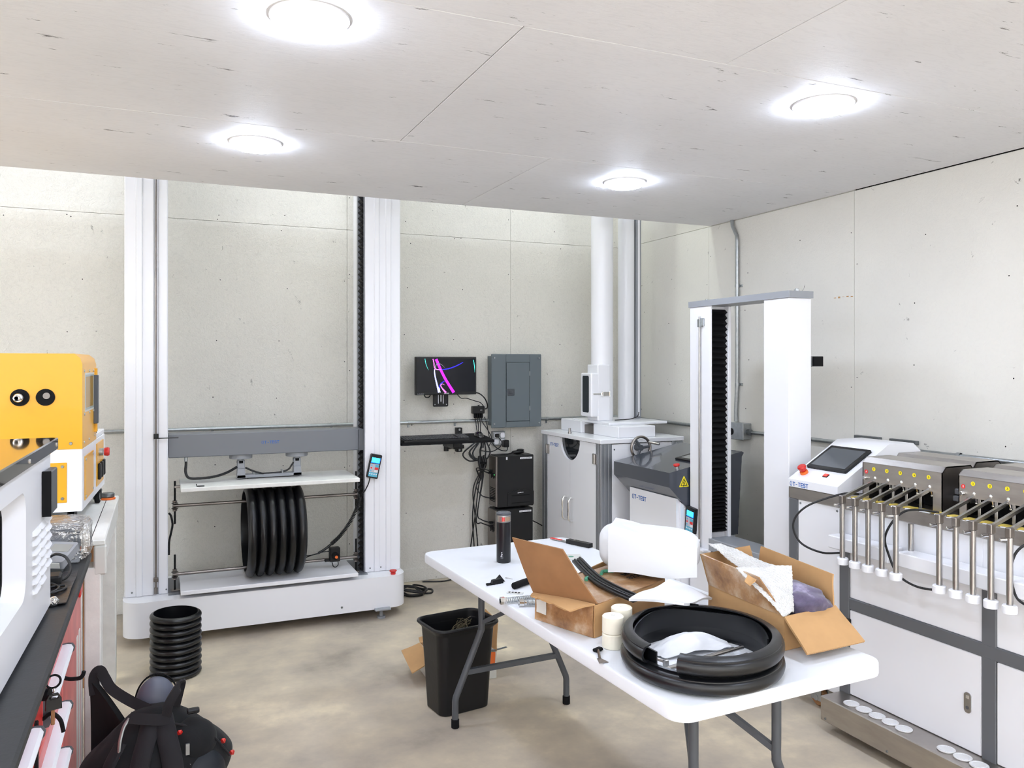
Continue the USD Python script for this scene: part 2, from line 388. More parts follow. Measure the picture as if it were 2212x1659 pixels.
# ============================================================ the room
solo('floor', 'bare stained concrete floor of the workshop', 'floor', bx(-9.1, 3.6, -9.1, 5.8, -0.12, 0, 0.001), 'concrete', kind='structure')
WR, WB = 3.48, 5.66      # faces of the right wall and the back wall

def panel_wall(name, label, rects, place, m, gap=0.0009, th=0.012, holes=None):
    """rects: (a0, a1, b0, b1) sheets; place(a, b, depth) -> xyz, depth 0 at the face and growing into the wall"""
    w = thing(name, label, 'ceiling' if name == 'ceiling' else 'wall', (0, 0, 0), kind='structure')
    for a0, a1, b0, b1 in rects:
        c = 0.0015; P = []
        for d in (0, c, th):
            g = gap + (c if d == 0 else 0)
            P += [place(a, b, d) for a in (a0 + g, a1 - g) for b in (b0 + g, b1 - g)]
        w.part('panel', hull(P), m)
    return w
# back wall: upright sheets in two rows
BX = [-9.0, -7.68, -6.41, -5.14, -3.87, -2.6, -1.33, -0.06, 1.214, 2.477, 3.478]
rects = [(a, b, z0, z1) for a, b in zip(BX, BX[1:]) for z0, z1 in ((0.0, 2.538), (2.538, 5.08))]
wb = panel_wall('wall_back', 'painted strand-board back wall behind the tall machines', rects, lambda a, b, d: (a, WB + d, b), 'wall_paint')
wb.part('backing', bx(-9.1, 3.6, WB + 0.012, WB + 0.1, -0.1, 5.1), 'gap_dark')
heads = []
for a in BX[1:-1]:
    for z in np.arange(0.3, 3.1, 0.62):
        for s in (-0.018, 0.018): q_ = z + rng.uniform(-.12, .12); heads.append(cyl((a + s, WB + 0.002, q_), (a + s, WB - 0.0006, q_), 0.0032, n=6))
    for x in (a + 0.42, a + 0.84):
        for z in (0.5, 0.93, 1.32, 1.75, 2.1, 2.5, 2.575): q_ = (x + rng.uniform(-.05, .05), z + rng.uniform(-.06, .06)); heads.append(cyl((q_[0], WB + 0.002, q_[1]), (q_[0], WB - 0.0006, q_[1]), 0.0036, n=6))
wb.part('screw_head', heads, 'gap_dark', kind='stuff')
# right wall
RY = [-9.0, -8.17, -6.9, -5.63, -4.36, -3.09, -1.82, -0.55, 0.72, 1.99, 3.262, 4.53, 5.658]
rects = [(a, b, 0.0, 2.538) for a, b in zip(RY, RY[1:])] + [(a, b, 2.538, 5.08) for a, b in zip(RY, RY[1:]) if b > 4.4 or a < -2.5]
wr = panel_wall('wall_right', 'painted strand-board wall on the right under the lamps', rects, lambda a, b, d: (WR + d, a, b), 'wall_paint_smooth')
wr.part('backing', bx(WR + 0.012, WR + 0.1, -9.1, WB + 0.012, -0.1, 5.1), 'gap_dark')
heads = []
for y in RY[1:-1]:
    for z in np.arange(0.25, 2.5, 0.66):
        for s in (-0.02, 0.02): q_ = z + rng.uniform(-.12, .12); heads.append(cyl((WR + .002, y + s, q_), (WR - .0006, y + s, q_), 0.0030, n=6))
    for dy in (0.42, 0.84):
        for z in (1.25, 1.55, 1.93, 2.25): q_ = (y + dy + rng.uniform(-.06, .06), z + rng.uniform(-.08, .08)); heads.append(cyl((WR + .002, q_[0], q_[1]), (WR - .0006, q_[0], q_[1]), 0.0034, n=6))
wr.part('screw_head', heads, 'gap_dark', kind='stuff')
wr.part('adhesive_scrap', [bx(WR - .001, WR + .001, 3.27 + .03 * i, 3.285 + .03 * i, 1.957 + .002 * (i % 3), 1.963 + .003 * (i % 2), 0) for i in range(5)], 'cardboard', 'brown scrap of old glue')
solo('wall_left', 'painted wall to the left, out of view', 'wall', bx(-9.1, -9.0, -9.1, 5.7, -0.1, 5.1), 'wall_paint', kind='structure')
solo('wall_front', 'painted wall behind the viewer', 'wall', bx(-9.1, 3.6, -9.1, -9.0, -0.1, 5.1), 'wall_paint', kind='structure')
solo('roof', 'white hall roof above the mezzanine', 'roof', bx(-9.1, 3.6, -9.1, 5.8, 5.1, 5.2), 'white_satin', kind='structure')
solo('baseboard_back', 'low painted baseboard along the back wall', 'baseboard', bx(-9.0, 3.478, WB - 0.014, WB, 0, 0.095, 0.003), 'wall_paint', kind='structure')
solo('baseboard_right', 'low painted baseboard along the right wall', 'baseboard', bx(WR - 0.014, WR, -9.0, WB - 0.014, 0, 0.095, 0.003), 'wall_paint', kind='structure')
# mezzanine ceiling: plywood sheets in staggered rows
rows = [(3.322, 4.515, (-3.2, -0.89, 1.655, 3.474)), (2.052, 3.322, (-3.2, -1.6, 0.94, 3.474)), (0.782, 2.052, (-3.2, -0.895, 1.643, 3.474)), (-0.488, 0.782, (-3.2, -1.6, 0.94, 3.474)),
        (-1.758, -0.488, (-3.2, -0.895, 1.643, 3.474)), (-3.0, -1.758, (-3.2, -1.6, 0.94, 3.474))]
rects = [(a, b, y0, y1) for y0, y1, xs in rows for a, b in zip(xs, xs[1:])]
ce = panel_wall('ceiling', 'white painted plywood ceiling under the mezzanine', rects, lambda a, b, d: (a, b, CEIL + d), 'ceiling_paint', gap=0.0015)
ce.part('underlay', bx(-3.2, 3.47, -3.0, 4.505, CEIL + 0.0115, CEIL + 0.016), 'gap_dark')
ce.part('mezzanine_slab', bx(-3.2, 3.47, -3.0, 4.512, CEIL + 0.016, CEIL + 0.25), 'ceiling_paint')

# round ceiling lamps
for i, (x, y) in enumerate(LAMP_GRID):
    lab = ['lit round ceiling lamp above the left, behind its nearer twin', 'largest lit round ceiling lamp, cut by the top of the picture', 'lit round ceiling lamp nearest the back right corner', 'lit round ceiling lamp on the upper right, nearest the right wall'][i]
    t = thing('ceiling_lamp', lab, 'lamp', (x, y, CEIL), 'round ceiling lamps')
    t.part('trim_ring', lathe([(0.0, 0.0), (0.108, 0.0), (0.108, -0.006), (0.100, -0.010), (0.094, -0.010)], (x, y, CEIL), n=48), 'lamp_trim')
    t.part('diffuser', lathe([(0.094, -0.0095), (0.0935, -0.018), (0.086, -0.026), (0.06, -0.031), (0.0, -0.033)], (x, y, CEIL), n=48), 'lamp_glow')

# conduits
def conduit(label, pts, straps=(), wall='y'):
    t = thing('conduit', label, 'pipe', tuple(pts[0]))
    p = [V(*q) for q in pts]
    t.part('tube', tube(p, 0.0125, 12, smooth=False) if len(p) == 2 else sweep(p, circ(0.0125, 12)), 'galvanised')
    for q in straps:
        q = V(*q)
        if wall == 'y': m = join(lathe([(0.0135, -0.009), (0.0155, -0.009), (0.0155, 0.009), (0.0135, 0.009)], q, (1, 0, 0), 16, closed_prof=True), bx(q[0] - .008, q[0] + .008, q[1] + .012, q[1] + .018, q[2] - .036, q[2], .001), bolt((q[0], q[1] + .012, q[2] - .028), (0, -1, 0), .006, .006))
        elif wall == 'x': m = join(lathe([(0.0135, -0.009), (0.0155, -0.009), (0.0155, 0.009), (0.0135, 0.009)], q, (0, 1, 0), 16, closed_prof=True), bx(q[0] + .012, q[0] + .018, q[1] - .008, q[1] + .008, q[2] - .036, q[2], .001), bolt((q[0] + .012, q[1], q[2] - .028), (-1, 0, 0), .006, .006))
        else: m = join(lathe([(0.0135, -0.009), (0.0155, -0.009), (0.0155, 0.009), (0.0135, 0.009)], q, (0, 0, 1), 16, closed_prof=True), bx(q[0] + .012, q[0] + .018, q[1] - .036, q[1], q[2] - .008, q[2] + .008, .001), bolt((q[0] + .012, q[1] - .028, q[2]), (-1, 0, 0), .006, .006))
        t.part('strap', m, 'galvanised')
    return t
conduit('long steel conduit on the back wall, left of the breaker panel', [(-1.4, 5.642, 1.162), (2.284, 5.642, 1.162)], [(0.32, 5.642, 1.162), (1.1, 5.642, 1.162), (1.66, 5.642, 1.162), (2.02, 5.642, 1.162)])
el = [(3.462 - 0.10 + 0.10 * math.sin(a), 5.642 - 0.10 + 0.10 * math.cos(a), 1.16) for a in np.linspace(0, PI / 2, 8)]
conduit('steel conduit bending round the back corner behind the white columns', [(2.664, 5.642, 1.16)] + el + [(3.462, 4.235, 1.15)], [(2.78, 5.642, 1.16)])
conduit('steel conduit on the right wall leaving the junction box', [(3.462, 4.085, 1.15), (3.462, 0.6, 1.156)], [(3.462, 3.33, 1.154), (3.462, 2.62, 1.155), (3.462, 1.6, 1.155)], 'x')
conduit('upright steel conduit dropping from the ceiling to the junction box', [(3.462, 4.262, 2.538), (3.462, 4.256, 2.50), (3.462, 4.214, 2.43), (3.462, 4.21, 2.40), (3.462, 4.21, 1.46), (3.462, 4.214, 1.42), (3.462, 4.222, 1.30), (3.462, 4.223, 1.212)], [(3.462, 4.21, 2.1), (3.462, 4.21, 1.455)], 'z')
t = thing('junction_box', 'square steel junction box where three conduits meet', 'electrical box', (3.45, 4.16, 1.1))
t.part('body', bx(3.41, 3.478, 4.09, 4.232, 1.105, 1.208, .004), 'galvanised')
t.part('cover', bx(3.406, 3.412, 4.086, 4.236, 1.101, 1.212, .003), 'galvanised')
for yy in (4.078, 4.24): t.part('connector', cyl((3.45, yy - .012, 1.152), (3.45, yy + .012, 1.152), .02, n=14), 'galv_dark')
t.part('knockout', cyl((3.404, 4.20, 1.15), (3.409, 4.20, 1.15), .022, n=18), 'black_matte')
for i, (y0, y1) in enumerate(((3.075, 3.242), (2.85, 3.012))):
    t = thing('wall_bracket', ['small galvanised bracket on the right wall, the one nearer the white tester', 'small galvanised bracket on the right wall, the nearer one above the hoods'][i], 'bracket', (WR, (y0 + y1) / 2, 1.19))
    t.part('rail', bx(3.455, 3.479, y0, y1, 1.185, 1.204, .002), 'galv_dark'); t.part('clip', bx(3.44, 3.462, y0 + .06, y0 + .11, 1.178, 1.19, .002), 'galvanised')

# breaker panel
t = thing('breaker_panel', 'grey steel breaker panel with a latched door on the back wall', 'electrical panel', (2.474, 5.6, 1.11))
t.part('back_box', bx(2.284, 2.664, 5.552, 5.658, 1.125, 1.65, .003), 'panel_grey')
t.part('cover', join(bx(2.268, 2.387, 5.538, 5.552, 1.11, 1.664, .004), bx(2.582, 2.681, 5.538, 5.552, 1.11, 1.664, .004), bx(2.387, 2.582, 5.538, 5.552, 1.602, 1.664, .002), bx(2.387, 2.582, 5.538, 5.552, 1.11, 1.154, .002)), 'panel_grey')
d = t.part('door', bx(2.390, 2.579, 5.535, 5.549, 1.157, 1.599, .003), 'panel_grey')
d.part('latch', [bx(2.394, 2.452, 5.528, 5.536, 1.352, 1.402, .003), bx(2.412, 2.436, 5.522, 5.53, 1.364, 1.386, .002)], 'leg_grey')
d.part('hinge', [bx(2.577, 2.583, 5.531, 5.538, 1.50, 1.535, .001), bx(2.577, 2.583, 5.531, 5.538, 1.235, 1.27, .001)], 'galvanised')
for x in (2.29, 2.66):
    for z in (1.14, 1.635): t.part('screw', bolt((x, 5.538, z), (0, -1, 0), .008, .005), 'galvanised')

# outlet box with plugs
t = thing('outlet_box', 'steel four-gang outlet box below the breaker panel', 'outlet', (2.36, 5.64, 0.97))
t.part('box', bx(2.312, 2.412, 5.615, 5.658, .968, 1.078, .004), 'galvanised')
for x in (2.337, 2.387): t.part('receptacle', [prism(rrect(x - .018, z - .019, x + .018, z + .019, .012), (0, 5.611, 0), (1, 0, 0), (0, 0, 1), .006) for z in (1.0, 1.048)], 'white_satin')
t = thing('power_adapter', 'black plug-in adapter at the lower right of the outlet box', 'power adapter', (2.405, 5.58, .97))
t.part('body', bx(2.383, 2.425, 5.565, 5.612, .958, 1.012, .005), 'black_plastic')
t.part('cord', tube([(2.42, 5.59, .96), (2.405, 5.58, .93), (2.34, 5.6, .95), (2.29, 5.62, 1.02), (2.27, 5.63, 1.12), (2.25, 5.635, 1.19)], .0035), 'wire_black')
t = thing('power_plug', 'black plug with a cord in the upper left outlet socket', 'plug', (2.345, 5.6, 1.04))
t.part('body', bx(2.322, 2.352, 5.582, 5.612, 1.033, 1.062, .006), 'black_plastic')
t.part('cord', tube([(2.337, 5.583, 1.04), (2.36, 5.56, 1.0), (2.34, 5.56, .96), (2.28, 5.58, .93), (2.2, 5.6, .94)], .0038), 'wire_black')
# ============================================================ pipe crushing machine by the back wall
X0, X1 = -0.184, 1.43
t = thing('pipe_testing_machine', 'tall white two-column machine crushing a big black pipe', 'testing machine', (0.62, 5.15, 0))
b = rrect(-0.19, 4.905, 1.435, 5.46, 0.10)
t.part('base', prism(b, (0, 0, 0.062), (1, 0, 0), (0, 1, 0), 0.198), 'white_paint')
t.part('base_deck', bx(0.045, 1.205, 5.0, 5.40, .2605, .264, .001), 'grey_paint')
t.part('base_bolt', [bolt((x, 4.907, .1), (0, -1, 0), .008, .004) for x in (1.02,)], 'galv_dark')
for x in (-0.08, 0.62, 1.27):
    t.part('levelling_foot', [cyl((x, 4.925, 0), (x, 4.925, .014), .026, n=18), cyl((x, 4.925, .014), (x, 4.925, .062), .011, n=12), bx(x - .05, x + .05, 4.868, 4.94, .058, .07, .003)] if x > 1 else [cyl((x, 5.2, 0), (x, 5.2, .014), .03, n=18), cyl((x, 5.2, .014), (x, 5.2, .064), .014, n=12)], 'black_plastic' if x < 1 else 'grey_light')
ZT = 4.4
def column(xa, xb, ribs):
    """front cover folded with shallow vertical steps; xs of the step lines"""
    xs = sorted(ribs); pts = [(xa, 5.20), (xa, 5.062)]
    prof = [(xa, 5.22)]
    y = 5.05
    prof.append((xa, y + .006)); prof.append((xa + .006, y))
    for a, b2, dy in ribs:
        prof += [(a, y), (a + .004, y + dy), (b2 - .004, y + dy), (b2, y)]
    prof += [(xb - .006, y), (xb, y + .006), (xb, 5.22)]
    return prism([(p, q) for p, q in prof], (0, 0, .262), (1, 0, 0), (0, 1, 0), ZT - .262)
t.part('column', column(X0, 0.044, [(-0.126, -0.09, -.012), (-0.033, -0.004, .022)]), 'white_paint')
t.part('column', column(1.196, 1.43, [(1.254, 1.290, -.010), (1.330, 1.366, -.010)]), 'white_paint')
t.part('rear_post', [bx(X0 + .01, .04, 5.23, 5.40, .262, ZT, .004), bx(1.20, 1.42, 5.23, 5.40, .262, ZT, .004)], 'white_paint')
t.part('column_screw', [bolt((x, 5.05, .285), (0, -1, 0), .005, .003) for x in (-.145, .035, 1.23, 1.30)], 'galv_dark')
# travel rod on the left column with its stop
t.part('limit_rod', cyl((-.020, 5.035, .30), (-.020, 5.035, ZT), .0055, n=10), 'steel_dark')
t.part('limit_rod_bracket', [bx(-.033, -.008, 5.022, 5.05, .34, .362, .002), cyl((-.02, 5.035, .27), (-.02, 5.035, .305), .010, n=12)], 'steel_dark')
t.part('limit_stop', [bx(-.032, -.006, 5.022, 5.048, 1.165, 1.188, .002), bx(-.032, .10, 5.024, 5.030, 1.160, 1.165, .0005)], 'black_plastic')
# bellows on the inner faces
def bellows(xf_, sgn, y0, y1, z0, z1, pitch, depth):
    n = int((z1 - z0) / pitch); P = []
    for i in range(2 * n + 1): P.append((depth if i % 2 else 0.003, z0 + (z1 - z0) * i / (2 * n)))
    P = [(0, z0)] + P + [(0, z1)]
    return prism(P, (xf_, y1, 0), (sgn, 0, 0), (0, 0, 1), (y1 - y0) * sgn) if True else None
t.part('bellows', bellows(1.196, -1, 5.075, 5.155, .265, ZT, .036, .022), 'bellows_black')
t.part('guide_rail', [bx(1.176, 1.196, 5.158, 5.19, .265, ZT, .002), bx(1.190, 1.1965, 5.052, 5.066, .265, ZT, .002)], 'grey_paint')
t.part('crosshead', bx(.046, 1.194, 5.078, 5.25, 1.040, 1.176, .004), 'grey_paint')
t.part('crosshead_end_cover', bx(1.160, 1.1955, 5.060, 5.085, 1.040, 1.174, .002), 'leg_grey')
t.part('maker_mark', logo((.568, 5.0775, 1.104), (1, 0, 0), (0, 0, 1), .017), 'blue_print', 'blue printed maker mark')
# load cells and the bracket under the crosshead
for x in (.455, .790):
    c = t.part('load_cell', [cyl((x, 5.165, 1.012), (x, 5.165, 1.04), .068, n=32, bev=.003), bx(x - .022, x + .022, 5.145, 5.185, .93, 1.0, .003), cyl((x, 5.165, .995), (x, 5.165, 1.014), .02, n=14)], 'grey_light')
    c.part('neck', cyl((x, 5.165, .983), (x, 5.165, .998), .0235, n=16), 'black_matte')
t.part('hanger_bracket', join(bx(.43, .815, 5.13, 5.20, .893, .912, .002), prism([(.43, .893), (.48, .893), (.475, .95), (.434, .95)], (0, 5.20, 0), (1, 0, 0), (0, 0, 1), .07), prism([(.765, .893), (.815, .893), (.81, .95), (.77, .95)], (0, 5.20, 0), (1, 0, 0), (0, 0, 1), .07)), 'grey_light')
t.part('bracket_bolt', [cyl((x, y, .912), (x, y, .93), .006, n=8) for x in (.53, .70) for y in (5.145, 5.185)], 'galvanised')
t.part('load_cell_cable', tube([(.142, 5.10, 1.035), (.142, 5.10, 1.0), (.14, 5.09, .95), (.16, 5.08, .918), (.22, 5.08, .913), (.30, 5.09, .918), (.37, 5.11, .935), (.43, 5.14, .962)], .0075), 'wire_black')
t.part('load_cell_cable', tube([(.48, 5.15, .955), (.52, 5.14, .935), (.57, 5.13, .918), (.60, 5.14, .914), (.68, 5.15, .915), (.735, 5.15, .93), (.755, 5.15, .955), (.768, 5.15, .975)], .0055), 'wire_black')
t.part('cable_gland', cyl((.142, 5.10, 1.015), (.142, 5.10, 1.04), .010, n=12), 'galvanised')
# platens
t.part('upper_plate', bx(.110, 1.131, 4.90, 5.33, .862, .886, .003), 'white_wood')
t.part('lower_plate', bx(.108, 1.118, 4.885, 5.32, .283, .306, .003), 'white_paint')
t.part('platen_rail', [bx(.13, 1.1, 5.02, 5.07, .264, .284, .002), bx(.13, 1.1, 5.22, 5.27, .264, .284, .002)], 'grey_paint')
# clamping rods on threaded studs
YR = 5.08
for z, tag_ in ((.760, 'upper'), (.360, 'lower')):
    t.part('clamp_rod', cyl((.068, YR, z), (1.152, YR, z), .0095, n=14), 'steel_dark')
for x in (.081, 1.146):
    for lo, hi, zr in ((.655, .905, .760), (.268, .475, .360)):
        s = t.part('threaded_stud', cyl((x, YR, lo), (x, YR, hi), .0055, n=8), 'black_matte')
        s.part('nut', [cyl((x, YR, z), (x, YR, z + .009), .014, n=6) for z in (zr + .022, zr - .030)] + [lathe([(.006, 0), (.02, .004), (.012, .01), (.006, .01)], (x, YR, zr + .010), n=14), lathe([(.006, 0), (.012, 0), (.02, .006), (.006, .01)], (x, YR, zr - .02), n=14)], 'steel_dark')
t.part('stud_bracket', [bx(.078, .116, 5.06, 5.10, .866, .878, .002), bx(1.12, 1.15, 5.06, 5.10, .866, .878, .002), bx(.06, .112, 5.06, 5.10, .264, .272, .002), bx(1.115, 1.165, 5.06, 5.10, .264, .272, .002)], 'steel_dark')
t.part('emergency_button', [cyl((1.352, 4.945, .26), (1.352, 4.945, .276), .016, n=18), lathe([(0, .014), (.02, .013), (.024, .007), (.018, 0), (.012, 0)], (1.352, 4.945, .274), n=24)], 'red_plastic', 'red mushroom push button')
t.part('side_cable', tube([(.05, 5.20, .70), (.062, 5.2, .68), (.07, 5.2, .63), (.062, 5.2, .58), (.052, 5.2, .53), (.05, 5.2, .45)], .006), 'wire_black')

# coiled lead and the switch box on the lower rod
t = thing('displacement_sensor', 'small black sensor box clamped on the lower rod', 'sensor', (1.0, YR, .37))
t.part('body', bx(.972, 1.036, 5.03, 5.075, .352, .440, .004), 'black_plastic')
t.part('dial', [cyl((1.004, 5.032, .392), (1.004, 5.012, .392), .022, n=20)], 'black_matte')
t.part('dial_centre', cyl((1.008, 5.013, .386), (1.008, 5.006, .386), .0095, n=14), 'orange', 'orange centre of the dial')
t.part('clamp', [bx(.945, .975, 5.05, 5.075, .352, .366, .002), bx(.99, 1.03, 5.06, 5.098, .345, .378, .002)], 'black_plastic')
t.part('lead', tube([(.97, 5.04, .42), (.93, 5.04, .418), (.89, 5.045, .408), (.85, 5.06, .40), (.815, 5.08, .398)], .003), 'wire_black')
t.part('lead', tube([(.985, 5.03, .352), (.99, 5.02, .33), (1.005, 5.02, .322), (1.02, 5.02, .335), (1.022, 5.03, .352)], .003), 'wire_black')
cl = spline([(1.165, 5.05, .745), (1.145, 5.045, .68), (1.10, 5.045, .59), (1.04, 5.05, .51), (.985, 5.05, .462)], 30)
cw = sweep(cl, circ(.009, 12))
turns = 44; T = np.linspace(0, 1, turns * 10); idx = np.linspace(0, len(cl) - 1, len(T)); base = np.c_[[np.interp(idx, np.arange(len(cl)), cl[:, q]) for q in range(3)]].T
dirs = np.gradient(base, axis=0); dirs /= np.linalg.norm(dirs, axis=1, keepdims=True)
u_ = np.cross(dirs, V(0, 1, 0)); u_ /= np.linalg.norm(u_, axis=1, keepdims=True)
hel = base + .0105 * (np.cos(2 * PI * turns * T)[:, None] * u_ + np.sin(2 * PI * turns * T)[:, None] * V(0, 1, 0))
ml = tube([(.985, 5.05, .462), (.955, 5.05, .44), (.925, 5.05, .422), (.903, 5.05, .412)], .008)
t = thing('spiral_cable', 'black coiled cord hanging beside the big pipe', 'cord', (1.03, 5.05, .41))
t.part('coil', sweep(hel, circ(.0028, 5)), 'wire_black'); t.part('sleeve', ml, 'wire_black')
t.part('tail', tube([(.905, 5.05, .412), (.87, 5.05, .405), (.835, 5.06, .392), (.81, 5.08, .382)], .003), 'wire_black')
solo('hex_key', 'small black hex key lying on the upper white plate', 'hex key', tube([(.192, 4.93, .902), (.194, 4.925, .890), (.235, 4.922, .8895)], .003, 6, smooth=False), 'black_matte')

# corrugated pipes
def pipe_profile(L, n, r_out, r_in, wall=.006):
    """outline of a ribbed pipe's wall, closed: outside then smooth bore"""
    p = L / n; out = []
    for i in range(n):
        for s in np.linspace(0, 1, 13)[:-1]:
            w = max(0, math.sin(PI * min(1, max(0, (s - .07) / .86)))) ** .42
            out.append((r_in + wall + (r_out - r_in - wall) * w, (i + s) * p))
    out.append((r_in + wall, L))
    return out + [(r_in, L), (r_in, 0)]
R = .274
t = thing('corrugated_pipe', 'large black corrugated pipe clamped between the white plates', 'pipe', (.635, YR, .306))
pr = pipe_profile(.335, 6, R, .238)
v, f = lathe(pr, (.468, YR, .306 + R), (1, 0, 0), 72, closed_prof=True)
v[:, 1:] += .0008 * np.sin(v[:, [0]] * 190 + v[:, [2]] * 30)
v[:, 2] = np.clip(v[:, 2], .3065, .8615)
t.part('ribbed_wall', (v, f), 'hdpe')
t = thing('corrugated_pipe', 'narrow black corrugated pipe standing on the floor', 'pipe', (.076, 4.455, 0))
pts = []
N = 10; Hh = .318
pr = pipe_profile(Hh, N, .124, .106, .004)
v, f = lathe(pr, (.076, 4.455, 0), n=64, closed_prof=True)
v[:, 2] *= 1 + .10 * (v[:, 0] - .076) * -1.0 + .05 * (v[:, 1] - 4.455)
t.part('ribbed_wall', (v, f), 'hdpe')

# remote on the right column
def remote(name, label, o, xd, yd, w, h, dpt):
    """o: lower-left corner of the back; xd, yd: axes of the face; the face points along xd x yd"""
    xd, yd = V(*xd), V(*yd); zd = np.cross(xd, yd); o = V(*o)
    t = thing(name, label, 'remote control', tuple(o))
    P = lambda a, b2, c=0: o + xd * a * w + yd * b2 * h + zd * (dpt + c)
    def slab(a0, b0, a1, b1, r, c0, th): return prism(rrect(a0 * w, b0 * h, a1 * w, b1 * h, r), o + zd * (dpt + c0), xd, yd, th)
    t.part('case', prism(rrect(0, 0, w, h, .006), o, xd, yd, dpt), 'black_plastic')
    t.part('keypad', slab(.10, .06, .90, .60, .002, 0, .0008), 'keypad_grey', 'pale grey keypad')
    t.part('keypad_band', slab(.10, .06, .90, .24, .002, .0008, .0006), 'keypad_blue', 'blue lower band')
    t.part('screen', slab(.14, .66, .86, .86, .002, 0, .001), 'lcd_cyan', 'lit cyan screen')
    t.part('screen_border', [slab(.10, .63, .90, .66, .0004, 0, .0008), slab(.86, .66, .91, .86, .0004, 0, .0008)], 'lcd_blue')
    t.part('blue_key', [prism(ell(.06 * w, .033 * h, (a * w, b2 * h), 16), o + zd * (dpt + .0008), xd, yd, .001) for a, b2 in ((.24, .53), (.24, .31))] + [slab(.56, .47, .88, .575, .002, .0008, .001)], 'keypad_blue')
    t.part('red_key', [prism(ell(.075 * w, .035 * h, (.24 * w, .42 * h), 16), o + zd * (dpt + .0008), xd, yd, .001), slab(.56, .36, .88, .465, .002, .0008, .001)], 'dot_red')
    t.part('white_key', [slab(.56, .26, .88, .35, .001, .0008, .001)] + [prism(ell(.065 * w, .03 * h, (a * w, .17 * h), 14), o + zd * (dpt + .0014), xd, yd, .001) for a in (.21, .40, .60, .79)], 'white_print')
    return t
a = math.radians(-12)
rm = remote('remote_control', 'handheld remote with lit cyan screen on the tall white column', (1.199, 5.0375, .872), (math.cos(a), 0, math.sin(a)), (-math.sin(a), 0, math.cos(a)), .072, .152, .022)
rm.part('cord', tube([(1.227, 5.035, .872), (1.215, 5.03, .83), (1.198, 5.04, .79), (1.186, 5.06, .765)], .0035), 'wire_black')
# cables on the floor beside the machine
def loopcord(name, label, pts, r=.004, cat='cord'): return solo(name, label, cat, tube(pts, r), 'wire_black')
pts = []
for i in range(3):
    for a in np.linspace(0, 2 * PI, 9)[:-1]:
        pts.append((1.60 + (.075 + .012 * i) * math.cos(a + i), 5.35 + (.09 + .01 * i) * math.sin(a + i), .008 + .011 * i + .02 * max(0, math.sin(a))))
pts += [(1.66, 5.32, .01), (1.72, 5.3, .006), (1.75, 5.38, .006), (1.70, 5.42, .006)]
loopcord('coiled_cable', 'black cable coiled on the floor beside the white base', [(1.44, 5.4, .05)] + pts, .006, 'cable')
loopcord('floor_cable', 'thin cable along the baseboard under the folding table', [(1.75, 5.60, .006), (1.9, 5.55, .006), (2.05, 5.58, .012), (2.2, 5.53, .006), (2.35, 5.57, .006), (2.5, 5.5, .006)], .005, 'cable')
# ============================================================ desk things on the back wall
MX0, MX1, MZ0, MZ1, MY = 1.669, 2.132, 1.366, 1.641, 5.50
t = thing('monitor', 'black wall-mounted monitor showing neon ribbons', 'monitor', (1.9, 5.58, 1.3))
t.part('case', bx(MX0, MX1, MY, MY + .035, MZ0, MZ1, .004), 'black_plastic')
scr = t.part('screen', bx(MX0 + .012, MX1 - .012, MY - .0015, MY + .001, MZ0 + .022, MZ1 - .012, .0003), 'screen_black', 'dark lit screen')
def mpx(u, v): return (MX0 + (u - 100) / 1680 * (MX1 - MX0), MZ1 - (v - 140) / 1045 * (MZ1 - MZ0))
def ribbon(pts, w, layer):
    p = spline([(*mpx(*q), 0) for q in pts], 8)[:, :2]; n = len(p); ww = np.interp(np.linspace(0, 1, n), np.linspace(0, 1, len(w)), w) * (MX1 - MX0) / 1680 / 2
    d = np.gradient(p, axis=0); d /= np.linalg.norm(d, axis=1, keepdims=True); nn = np.c_[-d[:, 1], d[:, 0]]
    poly = Polygon(np.vstack([p + nn * ww[:, None], (p - nn * ww[:, None])[::-1]])).buffer(0)
    return prism(poly, (0, MY - .0015 - .0003 * layer, 0), (1, 0, 0), (0, 0, 1), .0003)
for m_, ly, pts, w in (('glow_magenta', 1, [(650, 205), (770, 480), (900, 740), (1040, 970), (1140, 1125)], [75, 70, 70, 72, 80]),
                       ('glow_lilac', 2, [(610, 480), (610, 600), (640, 760), (690, 960), (735, 1118)], [28, 34, 40, 48, 70]),
                       ('glow_dim', 3, [(625, 480), (640, 380), (700, 325), (790, 350), (890, 440)], [22, 26, 26, 14, 4]),
                       ('glow_pink', 4, [(565, 200), (590, 320), (605, 430), (660, 485), (800, 490)], [26, 26, 28, 26, 20]),
                       ('glow_blue', 4, [(800, 490), (950, 475), (1120, 425), (1280, 355), (1405, 285)], [22, 24, 24, 22, 8]),
                       ('glow_blue', 5, [(880, 805), (800, 860), (750, 930), (752, 1030)], [14, 26, 22, 6]),
                       ('glow_pink', 6, [(890, 915), (820, 885), (775, 920), (820, 1010), (920, 1125)], [4, 14, 22, 30, 52]),
                       ('glow_white', 7, [(728, 985), (735, 1050), (738, 1118)], [14, 40, 62]),
                       ('glow_teal', 1, [(347, 195), (375, 340), (440, 505)], [16, 14, 3]), ('glow_teal', 1, [(1690, 220), (1718, 370), (1731, 570)], [16, 20, 4])):
    scr.part('ribbon', ribbon(pts, w, ly), m_)
t.part('lettering', [text('ERAZER', .0075, (*[mpx(868, 0)[0]], MY, MZ0 + .006), (1, 0, 0), (0, 0, 1), True), *[bx(mpx(145 + 20 * i, 0)[0], mpx(160 + 20 * i, 0)[0], MY - .0005, MY + .0005, MZ0 + .0068, MZ0 + .0102 - .0008 * (i % 3 == 1), .0001) for i in range(9)]], 'white_print')
